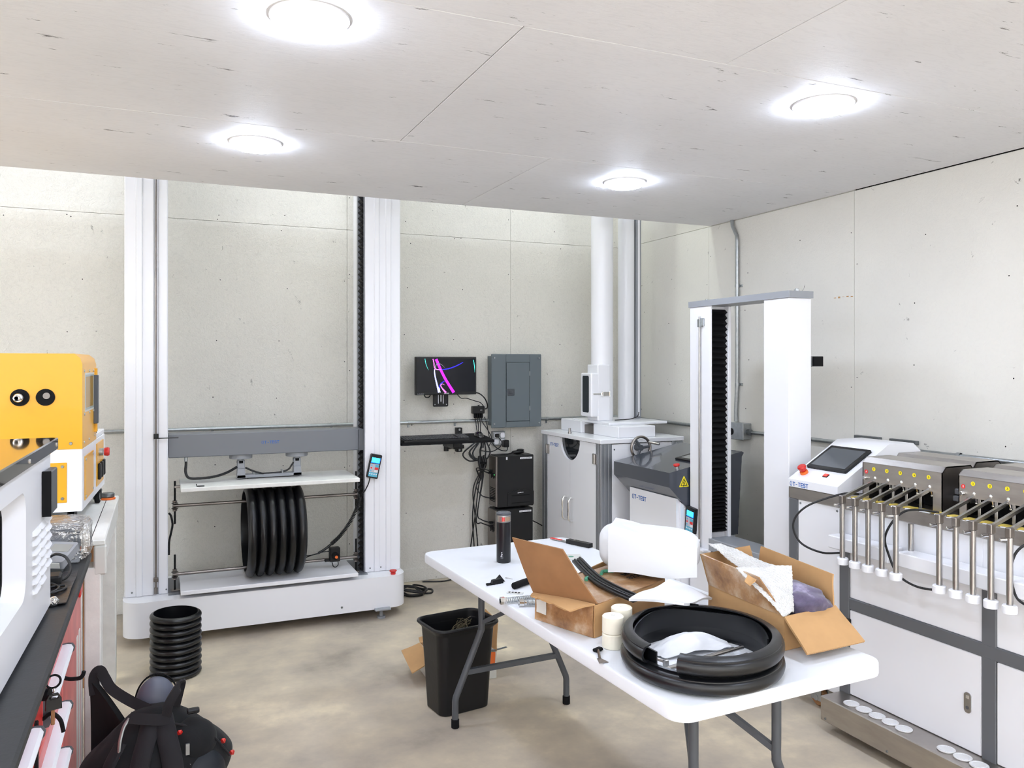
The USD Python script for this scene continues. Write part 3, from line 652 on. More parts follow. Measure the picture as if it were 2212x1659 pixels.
t.part('wall_mount', [prism(rrect(1.818, 1.278, 1.934, 1.40, .01), (0, 5.565, 0), (1, 0, 0), (0, 0, 1), .006), bx(1.85, 1.90, MY + .03, 5.658, 1.42, 1.58, .003), bx(1.83, 1.922, 5.565, 5.658, 1.39, 1.55, .003)], 'black_plastic')
t.part('mount_slot', [bx(x, x + w, 5.557, 5.5592, z0, z1, .0003) for x, w, z0, z1 in ((1.855, .005, 1.30, 1.375), (1.893, .005, 1.30, 1.375), (1.874, .007, 1.315, 1.375))] + [bolt((x, 5.559, 1.294), (0, -1, 0), .004, .001) for x in (1.832, 1.92)], 'white_print')
t.part('cable', tube([(1.74, 5.53, 1.37), (1.755, 5.54, 1.35), (1.78, 5.54, 1.35), (1.79, 5.53, 1.37)], .004), 'wire_black')
t.part('cable', tube([(1.99, 5.53, 1.37), (2.03, 5.55, 1.338), (2.08, 5.57, 1.335), (2.15, 5.59, 1.315), (2.20, 5.60, 1.30), (2.235, 5.605, 1.268)], .003), 'wire_black')
t.part('cable', tube([(2.12, 5.53, 1.38), (2.17, 5.54, 1.37), (2.22, 5.56, 1.335), (2.255, 5.59, 1.285), (2.258, 5.60, 1.26), (2.242, 5.605, 1.25)], .0045), 'wire_black')
t = thing('usb_hub', 'black hub box hanging below the monitor cables', 'hub', (2.2, 5.63, 1.19))
t.part('body', bx(2.15, 2.243, 5.61, 5.658, 1.215, 1.272, .004), 'black_plastic')
t.part('knob', cyl((2.2, 5.63, 1.27), (2.2, 5.63, 1.279), .007, n=12), 'black_plastic')
t.part('label_print', bx(2.205, 2.222, 5.609, 5.6102, 1.241, 1.2435, .0002), 'white_print')
for x in (2.172, 2.19, 2.208, 2.226): t.part('plug', bx(x - .007, x + .007, 5.622, 5.645, 1.182, 1.216, .003), 'black_matte')
for x, ex in ((2.172, 2.178), (2.19, 2.19), (2.208, 2.205), (2.226, 2.27)):
    t.part('lead', tube([(x, 5.633, 1.185), (x + .002, 5.62, 1.15), (ex, 5.60, 1.08), (ex + .02, 5.59, 1.02), (2.22 + (ex - 2.2) * .6, 5.59, .96)], .0035), 'wire_black')

def tilt(m):
    v, f = arr(join(*m) if isinstance(m, list) else m); v = v.copy(); v[:, 2] += .012 + (v[:, 1] - 5.11) * .085; return v, f
t = thing('keyboard_tray', 'black keyboard tray on a wall arm beside the white column', 'keyboard tray', (1.8, 5.3, 1.0))
t.part('board', tilt(prism(rrect(1.452, 5.11, 2.118, 5.40, .012), (0, 0, 1.038), (1, 0, 0), (0, 1, 0), .016)), 'black_matte')
t.part('wall_plate', bx(2.02, 2.065, 5.615, 5.658, .935, 1.115, .003), 'black_plastic')
t.part('arm', [bx(1.93, 2.06, 5.56, 5.62, .965, .992, .004), bx(1.905, 1.945, 5.36, 5.60, .985, 1.012, .004), bx(1.86, 1.91, 5.24, 5.38, 1.008, 1.060, .004), cyl((1.925, 5.58, .95), (1.925, 5.58, 1.012), .018, n=14)], 'black_plastic')
t.part('wall_screw', [bolt((2.042, 5.615, z), (0, -1, 0), .009, .004) for z in (.95, 1.1)], 'galvanised')
t = thing('keyboard', 'black full-size keyboard on the wall tray', 'keyboard', (1.73, 5.22, 1.054))
t.part('case', tilt(prism(rrect(1.475, 5.135, 1.945, 5.30, .01), (0, 0, 1.0545), (1, 0, 0), (0, 1, 0), .013)), 'black_plastic')
kw = .0195
keys = []
for r_ in range(6):
    x = 1.484; y = 5.148 + r_ * .0235 + (.004 if r_ == 5 else 0)
    while x < 1.935:
        w_ = kw * (1 if not (r_ == 0 and 1.56 < x < 1.60) else 5.2)
        if not (1.792 < x + w_ / 2 < 1.80 or 1.862 < x + w_ / 2 < 1.868): keys.append((x, y, w_))
        x += w_
for x, y, w_ in keys: t.part('key', tilt(bx(x + .0012, x + w_ - .0012, y, y + .0205, 1.0675, 1.0735, .002)), 'leg_grey' if False else 'key_black', smooth=False)
t = thing('computer_mouse', 'black mouse at the right end of the keyboard tray', 'mouse', (2.055, 5.25, 1.054))
t.part('shell', tilt(blob((2.055, 5.255, 1.056), (.031, .055, .036), lambda v: np.c_[v[:, 0], v[:, 1], np.clip(v[:, 2], -.02, 1)])), 'black_gloss')
t.part('wheel', tilt(cyl((2.051, 5.225, 1.086), (2.059, 5.225, 1.086), .008, n=14)), 'black_matte')

# two computers on edge
def computer(name, label, x0, x1, y0, y1, z0, z1, top):
    t = thing(name, label, 'computer', ((x0 + x1) / 2, (y0 + y1) / 2, z0))
    t.part('case', bx(x0 + .012, x1, y0, y1, z0, z1, .005), 'black_plastic')
    bp = t.part('back_plate', bx(x0, x0 + .014, y0 + .008, y1 - .004, z0 + .006, z1 - .006, .002), 'steel_dark')
    h = z1 - z0
    bp.part('vent', [bx(x0 - .001, x0 + .002, y0 + .02, y1 - .02, z, z + .006, .0005) for z in np.arange(z0 + .04, z0 + min(h, .36) * .4, .012)], 'black_matte')
    bp.part('port', [bx(x0 - .002, x0 + .004, y0 + .02 + .022 * i, y0 + .034 + .022 * i, z1 - .16 - .01 * (i % 2), z1 - .13, .001) for i in range(4)], 'black_matte')
    t.part('paper_label', [bx(x1 - .112, x1 - .014, y0 - .0008, y0 + .001, z1 - .030, z1 - .017, .0002)], 'white_print')
    t.part('label_print', [bx(x1 - .104 + .013 * i, x1 - .094 + .013 * i, y0 - .0012, y0, z1 - .025, z1 - .022, .0001) for i in range(6)], 'black_print')
    return t
t = computer('computer_tower', 'upper black computer of the stack, with an arched front bezel', 2.255, 2.558, 5.415, 5.56, .534, .914, 1)
zz = .534
t.part('bezel', prism([(2.345, zz + .008), (2.556, zz + .012), (2.556, zz + .110), (2.51, zz + .118), (2.45, zz + .128), (2.40, zz + .118), (2.37, zz + .106), (2.345, zz + .104)], (0, 5.416, 0), (1, 0, 0), (0, 0, 1), .007), 'black_plastic')
t.part('drive_slot', [bx(2.375, 2.52, 5.4075, 5.410, z, z + .006, .0005) for z in (zz + .026, zz + .080)], 'black_matte')
t.part('badge', [bx(2.424 + .006 * i, 2.4285 + .006 * i, 5.4078, 5.4092, zz + .0985 + .0006 * i, zz + .1045 + .0004 * i + .002 * (i == 3), .0002) for i in range(8)], 'white_print', 'small pale badge')
t.part('sticker', bx(2.332, 2.345, 5.4142, 5.416, .884, .904, .0002), 'white_print')
t.part('status_light', bx(2.252, 2.2545, 5.44, 5.455, .77, .776, .0005), 'led_green')
for z, y in ((.80, 5.49), (.782, 5.50), (.60, 5.47)): t.part('plug', bx(2.228, 2.256, y - .01, y + .012, z - .008, z + .008, .003), 'black_matte')
t.part('rubber_foot', [cyl((x, 5.49, .5205), (x, 5.49, .5345), .02, n=14) for x in (2.3, 2.5)], 'black_matte')
t = computer('computer_tower', 'lower black computer of the stack, half hidden by the thermos', 2.25, 2.552, 5.415, 5.575, .0, .52, 0)
for z in (.42, .395): t.part('plug', bx(2.222, 2.252, 5.46, 5.485, z - .008, z + .008, .003), 'black_matte')
t.part('power_lead', tube([(2.55, 5.5, .42), (2.62, 5.5, .385), (2.7, 5.52, .34), (2.75, 5.55, .31)], .004), 'wire_black')
t = thing('wired_gadget', 'black wired gadget lying on top of the stacked computers', 'gadget', (2.44, 5.5, .914))
t.part('body', blob((2.462, 5.49, .928), (.052, .026, .0135)), 'black_plastic')
t.part('upper_shell', blob((2.482, 5.49, .942), (.03, .02, .010)), 'black_plastic')
t.part('lead', tube([(2.42, 5.49, .924), (2.39, 5.48, .921), (2.36, 5.46, .919), (2.34, 5.47, .919)], .0045), 'wire_black')

# the bundle of leads
t = thing('cable_bundle', 'knotted bundle of black leads hanging beside the computers', 'cables', (2.22, 5.57, .6))
r2 = random.Random(3)
for i in range(9):
    a = r2.uniform(-.05, .05); b2 = r2.uniform(.05, .13)
    t.part('lead', tube([(2.20 + a, 5.59, 1.0), (2.16 + a * 2.2, 5.57, .96 - b2 * .3), (2.17 + a * 1.5, 5.56, .93 - b2 * .5), (2.195 + a * .4, 5.56, .87), (2.2 + a * .3, 5.565, .82)], .0055, 6, k=5), 'wire_black')
t.part('tied_coil', [tube([(2.185, 5.57, .90), (2.175, 5.55, .86), (2.19, 5.55, .80), (2.21, 5.56, .80), (2.218, 5.56, .86), (2.205, 5.57, .90)], .012, 8), tube([(2.215, 5.56, .91), (2.225, 5.55, .86), (2.21, 5.55, .81), (2.195, 5.56, .815)], .012, 8)], 'wire_black')
t.part('tie', cyl((2.2, 5.555, .845), (2.2, 5.555, .86), .03, n=14), 'black_matte')
for i, (ex, ez) in enumerate(((2.23, .80), (2.23, .782), (2.23, .60), (2.226, .42), (2.226, .395))):
    t.part('lead', tube([(2.2, 5.56, .82), (2.185 + .006 * i, 5.56, .74), (2.155 + .01 * (i % 2), 5.56, ez + .12 - .02 * i if ez < .7 else ez + .01), (2.185, 5.53, ez + .015), (ex, 5.48, ez)], .0042, 6), 'wire_black')
for i in range(3):
    t.part('lead', tube([(2.205, 5.56, .82), (2.18 - .02 * i, 5.585, .66), (2.16 - .02 * i + .04 * (i == 2), 5.60, .45), (2.13 + .03 * i, 5.62, .2), (2.12 + .03 * i, 5.62, .02)], .0045, 6), 'wire_black')

# ============================================================ drop weight tower in the corner
CX0, CX1, CY0, CY1, CZ = 2.66, 3.312, 4.596, 5.482, 1.089
t = thing('drop_weight_tester', 'white drop-weight tester cabinet with two tall round columns', 'testing machine', ((CX0 + CX1) / 2, (CY0 + CY1) / 2, 0))
t.part('top_plate', bx(CX0 - .006, CX1 + .006, CY0 - .006, CY1 + .006, 1.060, CZ, .003), 'white_paint')
def post(x0, x1, y0, y1):
    ms = [bx(x0, x1, y0, y1, .05, 1.06, .003)]
    return ms
for x0, x1, y0, y1 in ((CX0, CX0 + .085, CY0, CY0 + .067), (CX0, CX0 + .085, CY1 - .09, CY1), (CX1 - .085, CX1, CY0, CY0 + .067), (CX1 - .085, CX1, CY1 - .09, CY1)):
    p = t.part('corner_post', bx(x0 + .006, x1 - .006, y0 + .006, y1 - .006, .05, 1.06, .002), 'aluminium')
    for q in range(3):
        xa = x0 + q * (x1 - x0) / 3; p.part('flange', bx(xa + .002, xa + (x1 - x0) / 3 - .003, y0, y1, .05, 1.06, .002), 'aluminium')
    for q in range(2):
        ya = y0 + q * (y1 - y0) / 2; p.part('flange', bx(x0 - .0005, x1 + .0005, ya + .002, ya + (y1 - y0) / 2 - .003, .05, 1.06, .002), 'aluminium')
win = ell(.148, .15, (0, 0), 40)
ym = 5.036
def door(y0, y1):
    g = sbox(y0, .06, y1, 1.057).difference(Polygon([(ym + .148 * math.cos(a), 1.057 + .150 * math.sin(a)) for a in np.linspace(0, 2 * PI, 60, endpoint=False)]))
    return prism([(-q[0], q[1]) for q in list(g.exterior.coords)[:-1]] if False else g, (CX0 + .018, 0, 0), (0, 1, 0), (0, 0, 1), -.016)
for y0, y1, s in ((4.668, ym - .0015, -1), (ym + .0015, 5.388, 1)):
    d = t.part('door', door(y0, y1), 'white_paint')
    d.part('handle', sweep(spline([(CX0 + .004, ym + s * .045, .485), (CX0 - .018, ym + s * .045, .487), (CX0 - .032, ym + s * .045, .505), (CX0 - .032, ym + s * .045, .565), (CX0 - .032, ym + s * .045, .625), (CX0 - .018, ym + s * .045, .643), (CX0 + .004, ym + s * .045, .645)], 6), circ(.007, 10)), 'chrome')
    yh = y0 + .004 if s < 0 else y1 - .004
    for zh in (.955, .15): d.part('hinge', [bx(CX0 - .008, CX0 + .004, yh - .026, yh - .004, zh - .035, zh + .035, .002), bx(CX0 - .008, CX0 + .004, yh + .004, yh + .026, zh - .035, zh + .035, .002), cyl((CX0 - .008, yh, zh - .03), (CX0 - .008, yh, zh + .03), .007, n=10)], 'steel')
t.part('viewing_window', prism(ell(.155, .158, (ym, 1.057), 40).intersection(sbox(4, 0, 6, 1.057)), (CX0 + .022, 0, 0), (0, 1, 0), (0, 0, 1), -.003), 'glass_dark', 'dark half-oval window at the top of the doors')
t.part('maker_mark', logo((CX0 + .0015, 5.345, .985), (0, -1, 0), (0, 0, 1), .022), 'blue_print', 'blue printed maker mark')
t.part('side_panel', bx(CX0 + .088, CX1 - .088, CY0 + .004, CY0 + .016, .06, 1.055, .002), 'white_paint')
t.part('side_panel', bx(CX0 + .02, CX1 - .02, CY1 - .02, CY1 - .01, .06, 1.055, .002), 'white_paint')
t.part('side_panel', bx(CX1 - .018, CX1 - .006, CY0 + .07, CY1 - .09, .06, 1.055, .002), 'white_paint')
t.part('panel_screw', [bolt((CX0 + .105, CY0 + .004, 1.02), (0, -1, 0), .006, .003), bolt((CX1 - .09, CY0 + .004, 1.02), (0, -1, 0), .006, .003)], 'galv_dark')
t.part('base_plinth', bx(CX0 + .03, CX1 - .03, CY0 + .03, CY1 - .03, 0, .05, .002), 'frame_grey')
t.part('stop_stud', [cyl((2.695, 5.10, CZ), (2.695, 5.10, CZ + .014), .013, n=14), cyl((2.695, 5.10, CZ + .014), (2.695, 5.10, CZ + .040), .009, n=14)], 'steel')
# machined blocks on the deck
t.part('front_block', bx(2.823, 3.118, 4.643, 4.985, CZ, 1.166, .004), 'white_paint')
t.part('rear_block', bx(2.800, 3.10, 5.125, 5.44, CZ, 1.176, .004), 'white_paint')
t.part('slide_block', bx(2.83, 3.10, 4.985, 5.125, CZ, 1.150, .002), 'steel_dark', 'bare grey slide between the white blocks')
t.part('bridge_plate', bx(2.83, 3.31, 4.78, 5.30, 1.166, 1.184, .003), 'white_paint')
TX, TY, TR = 2.915, 5.02, .079
t.part('column', cyl((TX, TY, 1.184), (TX, TY, 4.5), TR, n=48), 'white_paint')
t.part('column', cyl((3.185, 5.13, 1.184), (3.185, 5.13, 4.5), .061, n=40), 'white_paint')
t.part('rear_profile', bx(3.252, 3.30, 5.10, 5.16, 1.184, 4.5, .003), 'grey_light')
t.part('profile_slot', bx(3.268, 3.284, 5.096, 5.101, 1.20, 4.5, .0005), 'white_paint')
wb_ = t.part('window_box', prism([(-.175, 1.215), (-.175, 1.512), (-.15, 1.528), (-.05, 1.528), (-.05, 1.585), (.02, 1.585), (.02, 1.184), (-.10, 1.184)], (TX, TY + .055, 0), (1, 0, 0), (0, 0, 1), .135), 'white_paint') if False else t.part('window_box', join(bx(TX - .135, TX - .01, TY - .082, TY + .075, 1.215, 1.525, .008), bx(TX - .082, TX + .02, TY - .083, TY + .07, 1.184, 1.585, .006)), 'white_paint')
wb_.part('slot_window', prism(rrect(TY - .048, 1.245, TY + .042, 1.505, .012), (TX - .1355, 0, 0), (0, 1, 0), (0, 0, 1), -.0012), 'glass_dark', 'dark slot window')
wb_.part('latch', [bx(TX - .125, TX - .05, TY - .090, TY - .083, 1.372, 1.382, .002), bx(TX - .058, TX + .008, TY - .096, TY - .083, 1.362, 1.392, .003), cyl((TX - .05, TY - .098, 1.358), (TX - .05, TY - .098, 1.396), .004, n=8), cyl((TX + .006, TY - .098, 1.358), (TX + .006, TY - .098, 1.396), .004, n=8)], 'chrome', 'chrome toggle latch')
t.part('lead', tube([(2.98, 4.95, 1.188), (3.08, 4.97, 1.188), (3.18, 5.04, 1.188), (3.26, 5.09, 1.20), (3.275, 5.095, 1.23)], .003), 'wire_black')
HW = V(2.938, 4.548, 1.03)
h = t.hub('handwheel', 'grey spoked handwheel on the cabinet side')
h.part('rim', lathe([(.073 + .009 * math.cos(a), .011 * math.sin(a)) for a in np.linspace(0, 2 * PI, 12, endpoint=False)], HW, (0, -1, 0), 48, closed_prof=True), 'steel_dark')
h.part('wheel_hub', cyl(HW + V(0, .048, 0), HW - V(0, .006, 0), .024, .020, n=20), 'leg_grey')
for q in range(3):
    a = 2.2 + q * 2 * PI / 3; e = V(math.cos(a), 0, math.sin(a)); h.part('spoke', cyl(HW + e * .015, HW + e * .072, .010, .008, n=10), 'leg_grey')
h.part('crank_handle', cyl(HW + V(.058, -.005, .036), HW + V(.098, -.075, .028), .008, .009, n=12, bev=.002), 'steel')

# ============================================================ dark-topped console
t = thing('control_console', 'white console with a dark sloping top and touch panel', 'console', (3.0, 4.2, 0))
YA, YB = 3.885, 4.505
sl = lambda x: .957 + (x - 2.705) * .195
side = [(2.705, .957), (3.23, sl(3.23)), (3.245, sl(3.23) - .008), (3.23, sl(3.23) - .03), (3.20, .56), (2.95, .56), (2.90, .66), (2.84, .735), (2.725, .852), (2.705, .872)]
t.part('hood', prism(side, (0, YB, 0), (1, 0, 0), (0, 0, 1), YB - YA), 'dark_hood')
t.part('body', prism([(2.77, 0), (3.20, 0), (3.20, .72), (2.77, .80)], (0, YB - .09, 0), (1, 0, 0), (0, 0, 1), YB - YA - .115), 'white_paint')
t.part('side_cheek', prism([(2.79, 0), (3.18, 0), (3.18, .60), (2.95, .60), (2.90, .69), (2.83, .75), (2.79, .78)], (0, YA + .03, 0), (1, 0, 0), (0, 0, 1), .02), 'white_paint')
t.part('maker_mark', logo((2.7692, 4.385, .733), (0, -1, 0), (0, 0, 1), .026), 'blue_print', 'blue printed maker mark')
sd = V(1, 0, .195); sd /= np.linalg.norm(sd); sn = V(-.195, 0, 1); sn /= np.linalg.norm(sn)
def onhood(x, y, c=0): return V(x, y, sl(x)) + sn * c
t.part('touch_panel', prism(rrect(0, 0, .19, .205, .004), onhood(2.92, 3.93), sd, (0, 1, 0), .010), 'black_plastic')
t.part('touch_screen', prism(rrect(0, 0, .135, .15, .002), onhood(2.947, 3.957, .010), sd, (0, 1, 0), .001), 'screen_pale', 'pale blank screen')
eb = onhood(2.79, 3.93)
t.part('emergency_button', [cyl(eb, eb + sn * .02, .013, n=16)], 'galvanised')
t.part('button_cap', lathe([(0, .028), (.017, .028), (.020, .022), (.016, .014), (0, .014)], eb, sn, 24), 'red_plastic', 'red push button cap')
wy = YA - .0012
tri = Polygon([(2.776, .874), (2.836, .874), (2.806, .930)]).buffer(.0035)
t.part('warning_sign', prism(tri, (0, YA, 0), (1, 0, 0), (0, 0, 1), .001), 'dot_yellow', 'yellow electric shock warning triangle')
inn = tri.buffer(-.007); t.part('warning_print', [prism(inn.difference(inn.buffer(-.003)), (0, wy, 0), (1, 0, 0), (0, 0, 1), .0006), prism([(2.806 + .48 * (a - 2.842), .893 + .48 * (b2 - .868)) for a, b2 in [(2.845, .905), (2.826, .862), (2.840, .866), (2.832, .838), (2.828, .842), (2.834, .826), (2.846, .836), (2.840, .838), (2.856, .874), (2.842, .870), (2.852, .905)]], (0, wy, 0), (1, 0, 0), (0, 0, 1), .0006)], 'black_print')

# ============================================================ white two-column tester on the right
UX0, UX1 = 2.84, 2.985
t = thing('tensile_tester', 'white two-column tensile tester with a grey top beam', 'testing machine', (2.91, 3.47, 0))
t.part('near_column', bx(UX0, UX1, 3.068, 3.248, .09, 1.918, .003), 'white_paint')
t.part('far_column', join(bx(UX0, UX0 + .012, 3.682, 3.872, .09, 1.918, .002), bx(UX0 + .012, UX1, 3.72, 3.872, .09, 1.918, .002), bx(UX1 - .018, UX1, 3.682, 3.72, .09, 1.918, .002)), 'white_paint')
t.part('top_beam', prism(rrect(UX0 - .006, 3.060, UX1 + .008, 3.882, .003), (0, 0, 1.918), (1, 0, 0), (0, 1, 0), .034), 'grey_light')
t.part('top_bolt', [join(cyl((2.92, y, 1.952), (2.92, y, 1.962), .014, n=6), cyl((2.92, y, 1.962), (2.92, y, 1.968), .008, n=10)) for y in (3.10, 3.82)], 'galvanised')
n = 30; zs = np.concatenate([np.linspace(.63, .92, 15), np.linspace(.92, 1.90, 31)[1:]]); P = [(0, .63)]
for i in range(len(zs) - 1): P += [(.006, zs[i] + .1 * (zs[i + 1] - zs[i])), (.026, (zs[i] + zs[i + 1]) / 2)]
P += [(0.006, 1.90), (0, 1.90)]
t.part('bellows', prism([(-a, b2) for a, b2 in P], (UX0 + .013, 3.718, 0), (0, 1, 0), (0, 0, 1), UX1 - UX0 - .032), 'bellows_black')
t.part('limit_rod', cyl((UX0 - .014, 3.765, .55), (UX0 - .014, 3.765, 1.86), .0055, n=10), 'steel')
t.part('rod_bracket', [bx(UX0 - .022, UX0, 3.752, 3.776, 1.80, 1.845, .002), bx(UX0 - .012, UX0, 3.735, 3.765, 1.806, 1.85, .002), cyl((UX0 - .014, 3.765, .545), (UX0 - .014, 3.765, .565), .009, n=12)], 'galvanised')
t.part('base_plate', bx(UX0 - .002, UX1 + .02, 3.25, 3.70, .535, .607, .004), 'grey_light')
t.part('base_cabinet', bx(UX0 + .005, UX1 + .02, 3.24, 3.70, .05, .535, .004), 'black_plastic')
t.part('small_shelf', bx(UX0 - .04, UX0, 3.70, 3.80, .528, .540, .003), 'white_paint')
t.part('base', bx(UX0 - .02, UX1 + .06, 3.06, 3.88, .0, .09, .004), 'frame_grey')
for z in (1.462, 1.075): t.part('clamp_lever', join(cyl((2.93, 3.244, z), (2.93, 3.30, z), .0065, n=10), blob((2.93, 3.302, z), (.008, .012, .008), n=2)), 'black_plastic')
t.part('sensor_block', [bx(UX1 - .001, UX1 + .032, 3.09, 3.14, 1.575, 1.627, .003)], 'galvanised', 'bare metal bracket on the side')
t.part('sensor_cover', bx(UX1 + .032, UX1 + .092, 3.08, 3.15, 1.577, 1.628, .002), 'black_matte')
xd = V(0, -1, 0)
rm = remote('remote_control', 'handheld remote with lit blue screen on the tensile tester', (UX0 - .0005, 3.895, .612), (0, -.995, -.10), (0, -.10, .995), .085, .150, .022)
rm.part('cord', tube([(UX0 - .012, 3.84, .608), (UX0 - .015, 3.838, .57), (UX0 - .012, 3.85, .52), (UX0 - .008, 3.86, .45)], .0045), 'wire_black')
# ============================================================ long weight-loading machine along the right wall
FX = 2.75
t = thing('weight_loading_machine', 'long white and grey machine with steel hoods and hanging weight tubes', 'testing machine', (3.05, 2.0, 0))
Y0, Y1 = 1.0, 2.974
fr = t.hub('frame')
fr.part('top_band', bx(FX, 3.42, Y0, Y1, .952, 1.006, .003), 'steel_sheet')
for y in (2.916, 2.606, 1.936, 1.27): fr.part('post', bx(FX, FX + .05, y, y + .056, .12, .952 if y > 2.7 else .80, .003), 'frame_grey')
fr.part('rail', bx(FX - .001, FX + .04, Y0, 2.606, .520, .570, .003), 'frame_grey')
fr.part('end_rail', [bx(FX + .05, 3.40, Y1 - .05, Y1, .90, .952, .003), bx(3.37, 3.42, Y1 - .05, Y1, .12, .952, .003)], 'frame_grey')
t.part('end_panel', bx(FX + .05, 3.37, Y1 - .03, Y1 - .01, .12, .90, .002), 'white_paint')
e = t.part('front_panel', bx(FX + .006, FX + .02, 2.662, 2.916, .12, .952, .002), 'white_paint')
e.part('panel_screw', [bolt((FX + .006, y, z), (-1, 0, 0), .006, .003) for y, z in ((2.90, .936), (2.678, .936))], 'galvanised')
t.part('front_panel', bx(FX + .008, FX + .02, 1.992, 2.662, .570, .952, .002), 'white_paint')
t.part('front_panel', bx(FX + .008, FX + .02, 1.326, 1.992, .570, .952, .002), 'white_paint')
t.part('front_panel', bx(FX + .008, FX + .02, Y0, 1.27, .12, .952, .002), 'white_paint')
for y0, y1 in ((1.994, 2.604), (1.328, 1.934)):
    d = t.part('door', bx(FX + .002, FX + .016, y0, y1, .152, .518, .003), 'white_paint')
    hy = y0 + .052
    d.part('handle_plate', prism(rrect(hy - .014, .292, hy + .014, .368, .013), (FX + .002, 0, 0), (0, 1, 0), (0, 0, 1), -.004), 'steel')
    d.part('push_button', [bx(FX - .004, FX - .001, hy - .006, hy + .006, .345, .358, .002)], 'chrome'); d.part('key_hole', prism(rrect(hy - .006, .306, hy + .006, .318, .004), (FX - .002, 0, 0), (0, 1, 0), (0, 0, 1), -.001), 'leg_grey')
t.part('hinge', bx(FX - .006, FX + .002, 2.594, 2.626, .440, .480, .002), 'black_plastic')
# trough below the arms
for y0, y1 in ((2.325, 2.64), (1.69, 2.29)): t.part('white_trough', bx(2.66, FX, y0, y1, .792, .848, .004), 'white_paint')
for y in (2.29, 2.64, 1.66): t.part('support_post', cyl((2.73, y - .015, .84), (2.73, y - .015, .955), .011, n=12), 'steel')
t.part('pad', [bx(2.76, 2.80, y - .022, y + .022, 1.006, 1.011, .001) for y in np.arange(1.72, 2.60, .0665)], 'yellow_pad', kind='stuff')
t.part('table_edge', [bx(FX - .003, FX + .006, y - .026, y + .02, 1.0055, 1.0095, .001) for y in np.arange(1.70, 2.60, .0665)], 'white_satin', kind='stuff')
# hoods
def hood(yn, yf, x0, x1, z0, z1, front=True):
    h = t.hub('steel_hood'); c = .022
    shell = Polygon([(x0, z0), (x0, z1 - c), (x0 + c, z1), (x1 - c, z1), (x1, z1 - c), (x1, z0)])
    h.part('top_cover', prism(Polygon([(x0, z1 - c - .001), (x0, z1 - c), (x0 + c, z1), (x1 - c, z1), (x1, z1 - c), (x1, z0), (x1 - .004, z0), (x1 - .004, z1 - c - .002), (x1 - c - .002, z1 - .004), (x0 + c + .002, z1 - .004), (x0 + .004, z1 - c - .002)]), (0, yf, 0), (1, 0, 0), (0, 0, 1), yf - yn), 'steel_sheet')
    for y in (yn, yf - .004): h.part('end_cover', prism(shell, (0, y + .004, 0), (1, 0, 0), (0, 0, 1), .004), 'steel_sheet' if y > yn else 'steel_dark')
    if front:
        face = sbox(yn, z0, yf, z1 - c).difference(sbox(yn + .042, z0 - .01, yf - .034, z0 + .078))
        h.part('front_face', prism(face, (x0 + .003, 0, 0), (0, 1, 0), (0, 0, 1), -.003), 'steel_sheet')
    else: h.part('front_face', prism(sbox(yn, z0, yf, z1 - c), (x0 + .003, 0, 0), (0, 1, 0), (0, 0, 1), -.003), 'steel_sheet')
    return h
HX = 2.80
for k2, (yn, yf) in enumerate(((2.190, 2.578), (1.733, 2.121))):
    h = hood(yn, yf, HX, 2.985, 1.006, 1.186)
    ys = [yf - .060 - .0668 * i for i in range(5)]
    for i, y in enumerate(ys):
        h.part('number_dot', prism(ell(.0085, .0085, (y, 1.139), 16), (HX - .0002, 0, 0), (0, 1, 0), (0, 0, 1), -.0008), 'dot_yellow', 'yellow sticker numbered %d' % (i + 1))
        h.part('sticker_digit', text(str(i + 1), .008, (HX - .001, y + .0025, 1.1352), (0, -1, 0), (0, 0, 1)), 'black_print')
    h.part('letter_dot', prism(ell(.0085, .0085, (yf - .020, 1.124), 16), (HX - .0002, 0, 0), (0, 1, 0), (0, 0, 1), -.0008), 'dot_red', 'red letter sticker')
    h.part('sticker_letter', text('AB'[k2], .008, (HX - .001, yf - .0172, 1.1202), (0, -1, 0), (0, 0, 1)), 'white_print')
    h.part('thumb_screw', cyl((HX, yf - .020, 1.098), (HX - .016, yf - .020, 1.098), .0085, n=14, bev=.002), 'chrome')
    h.part('inner_back', bx(2.90, 2.905, yn + .01, yf - .01, 1.008, 1.15, .001), 'black_matte')
hood(2.281, 2.667, 3.10, 3.28, 1.006, 1.18, False); hood(1.80, 2.20, 3.10, 3.28, 1.006, 1.18, False)
t.part('cross_duct', [bx(2.87, 2.91, 2.115, 2.195, 1.075, 1.098, .003), bx(2.86, 2.90, 2.115, 2.195, 1.05, 1.072, .003)], 'frame_grey')
# levers with hanging tubes
TXX = 2.615
for y in [2.513 - .0665 * i for i in range(5)] + [2.058 - .0665 * i for i in range(5)]:
    L = t.hub('lever_arm')
    L.part('bar', sweep([(HX + .02, y, 1.096), (TXX, y, 1.030)], rect(.011, .012), up=(0, 0, 1)), 'steel')
    L.part('pivot', [blob((HX + .004, y, 1.100), (.009, .008, .010), n=2), cyl((HX + .008, y, 1.095), (HX + .012, y - .004, 1.065), .0035, n=8), blob((HX + .010, y - .004, 1.066), (.006, .006, .005), n=1)], 'chrome')
    L.part('inner_post', bx(HX + .03, HX + .042, y - .006, y + .006, 1.006, 1.098, .001), 'steel')
    L.part('clevis', bx(TXX - .012, TXX + .012, y - .0105, y + .0105, 1.005, 1.040, .003), 'steel_dark')
    L.part('thumb_screw', cyl((TXX - .010, y + .004, 1.0), (TXX - .034, y + .012, 1.0), .0055, n=10, bev=.001), 'chrome')
    b = L.part('tube', cyl((TXX, y, .775), (TXX, y, 1.006), .0105, n=16), 'steel')
    b.part('white_weight', lathe([(.0, 0), (.0225, 0), (.0235, .003), (.0235, .024), (.020, .028), (.0, .028)], (TXX, y, .752), n=24), 'white_satin', 'white plastic weight')
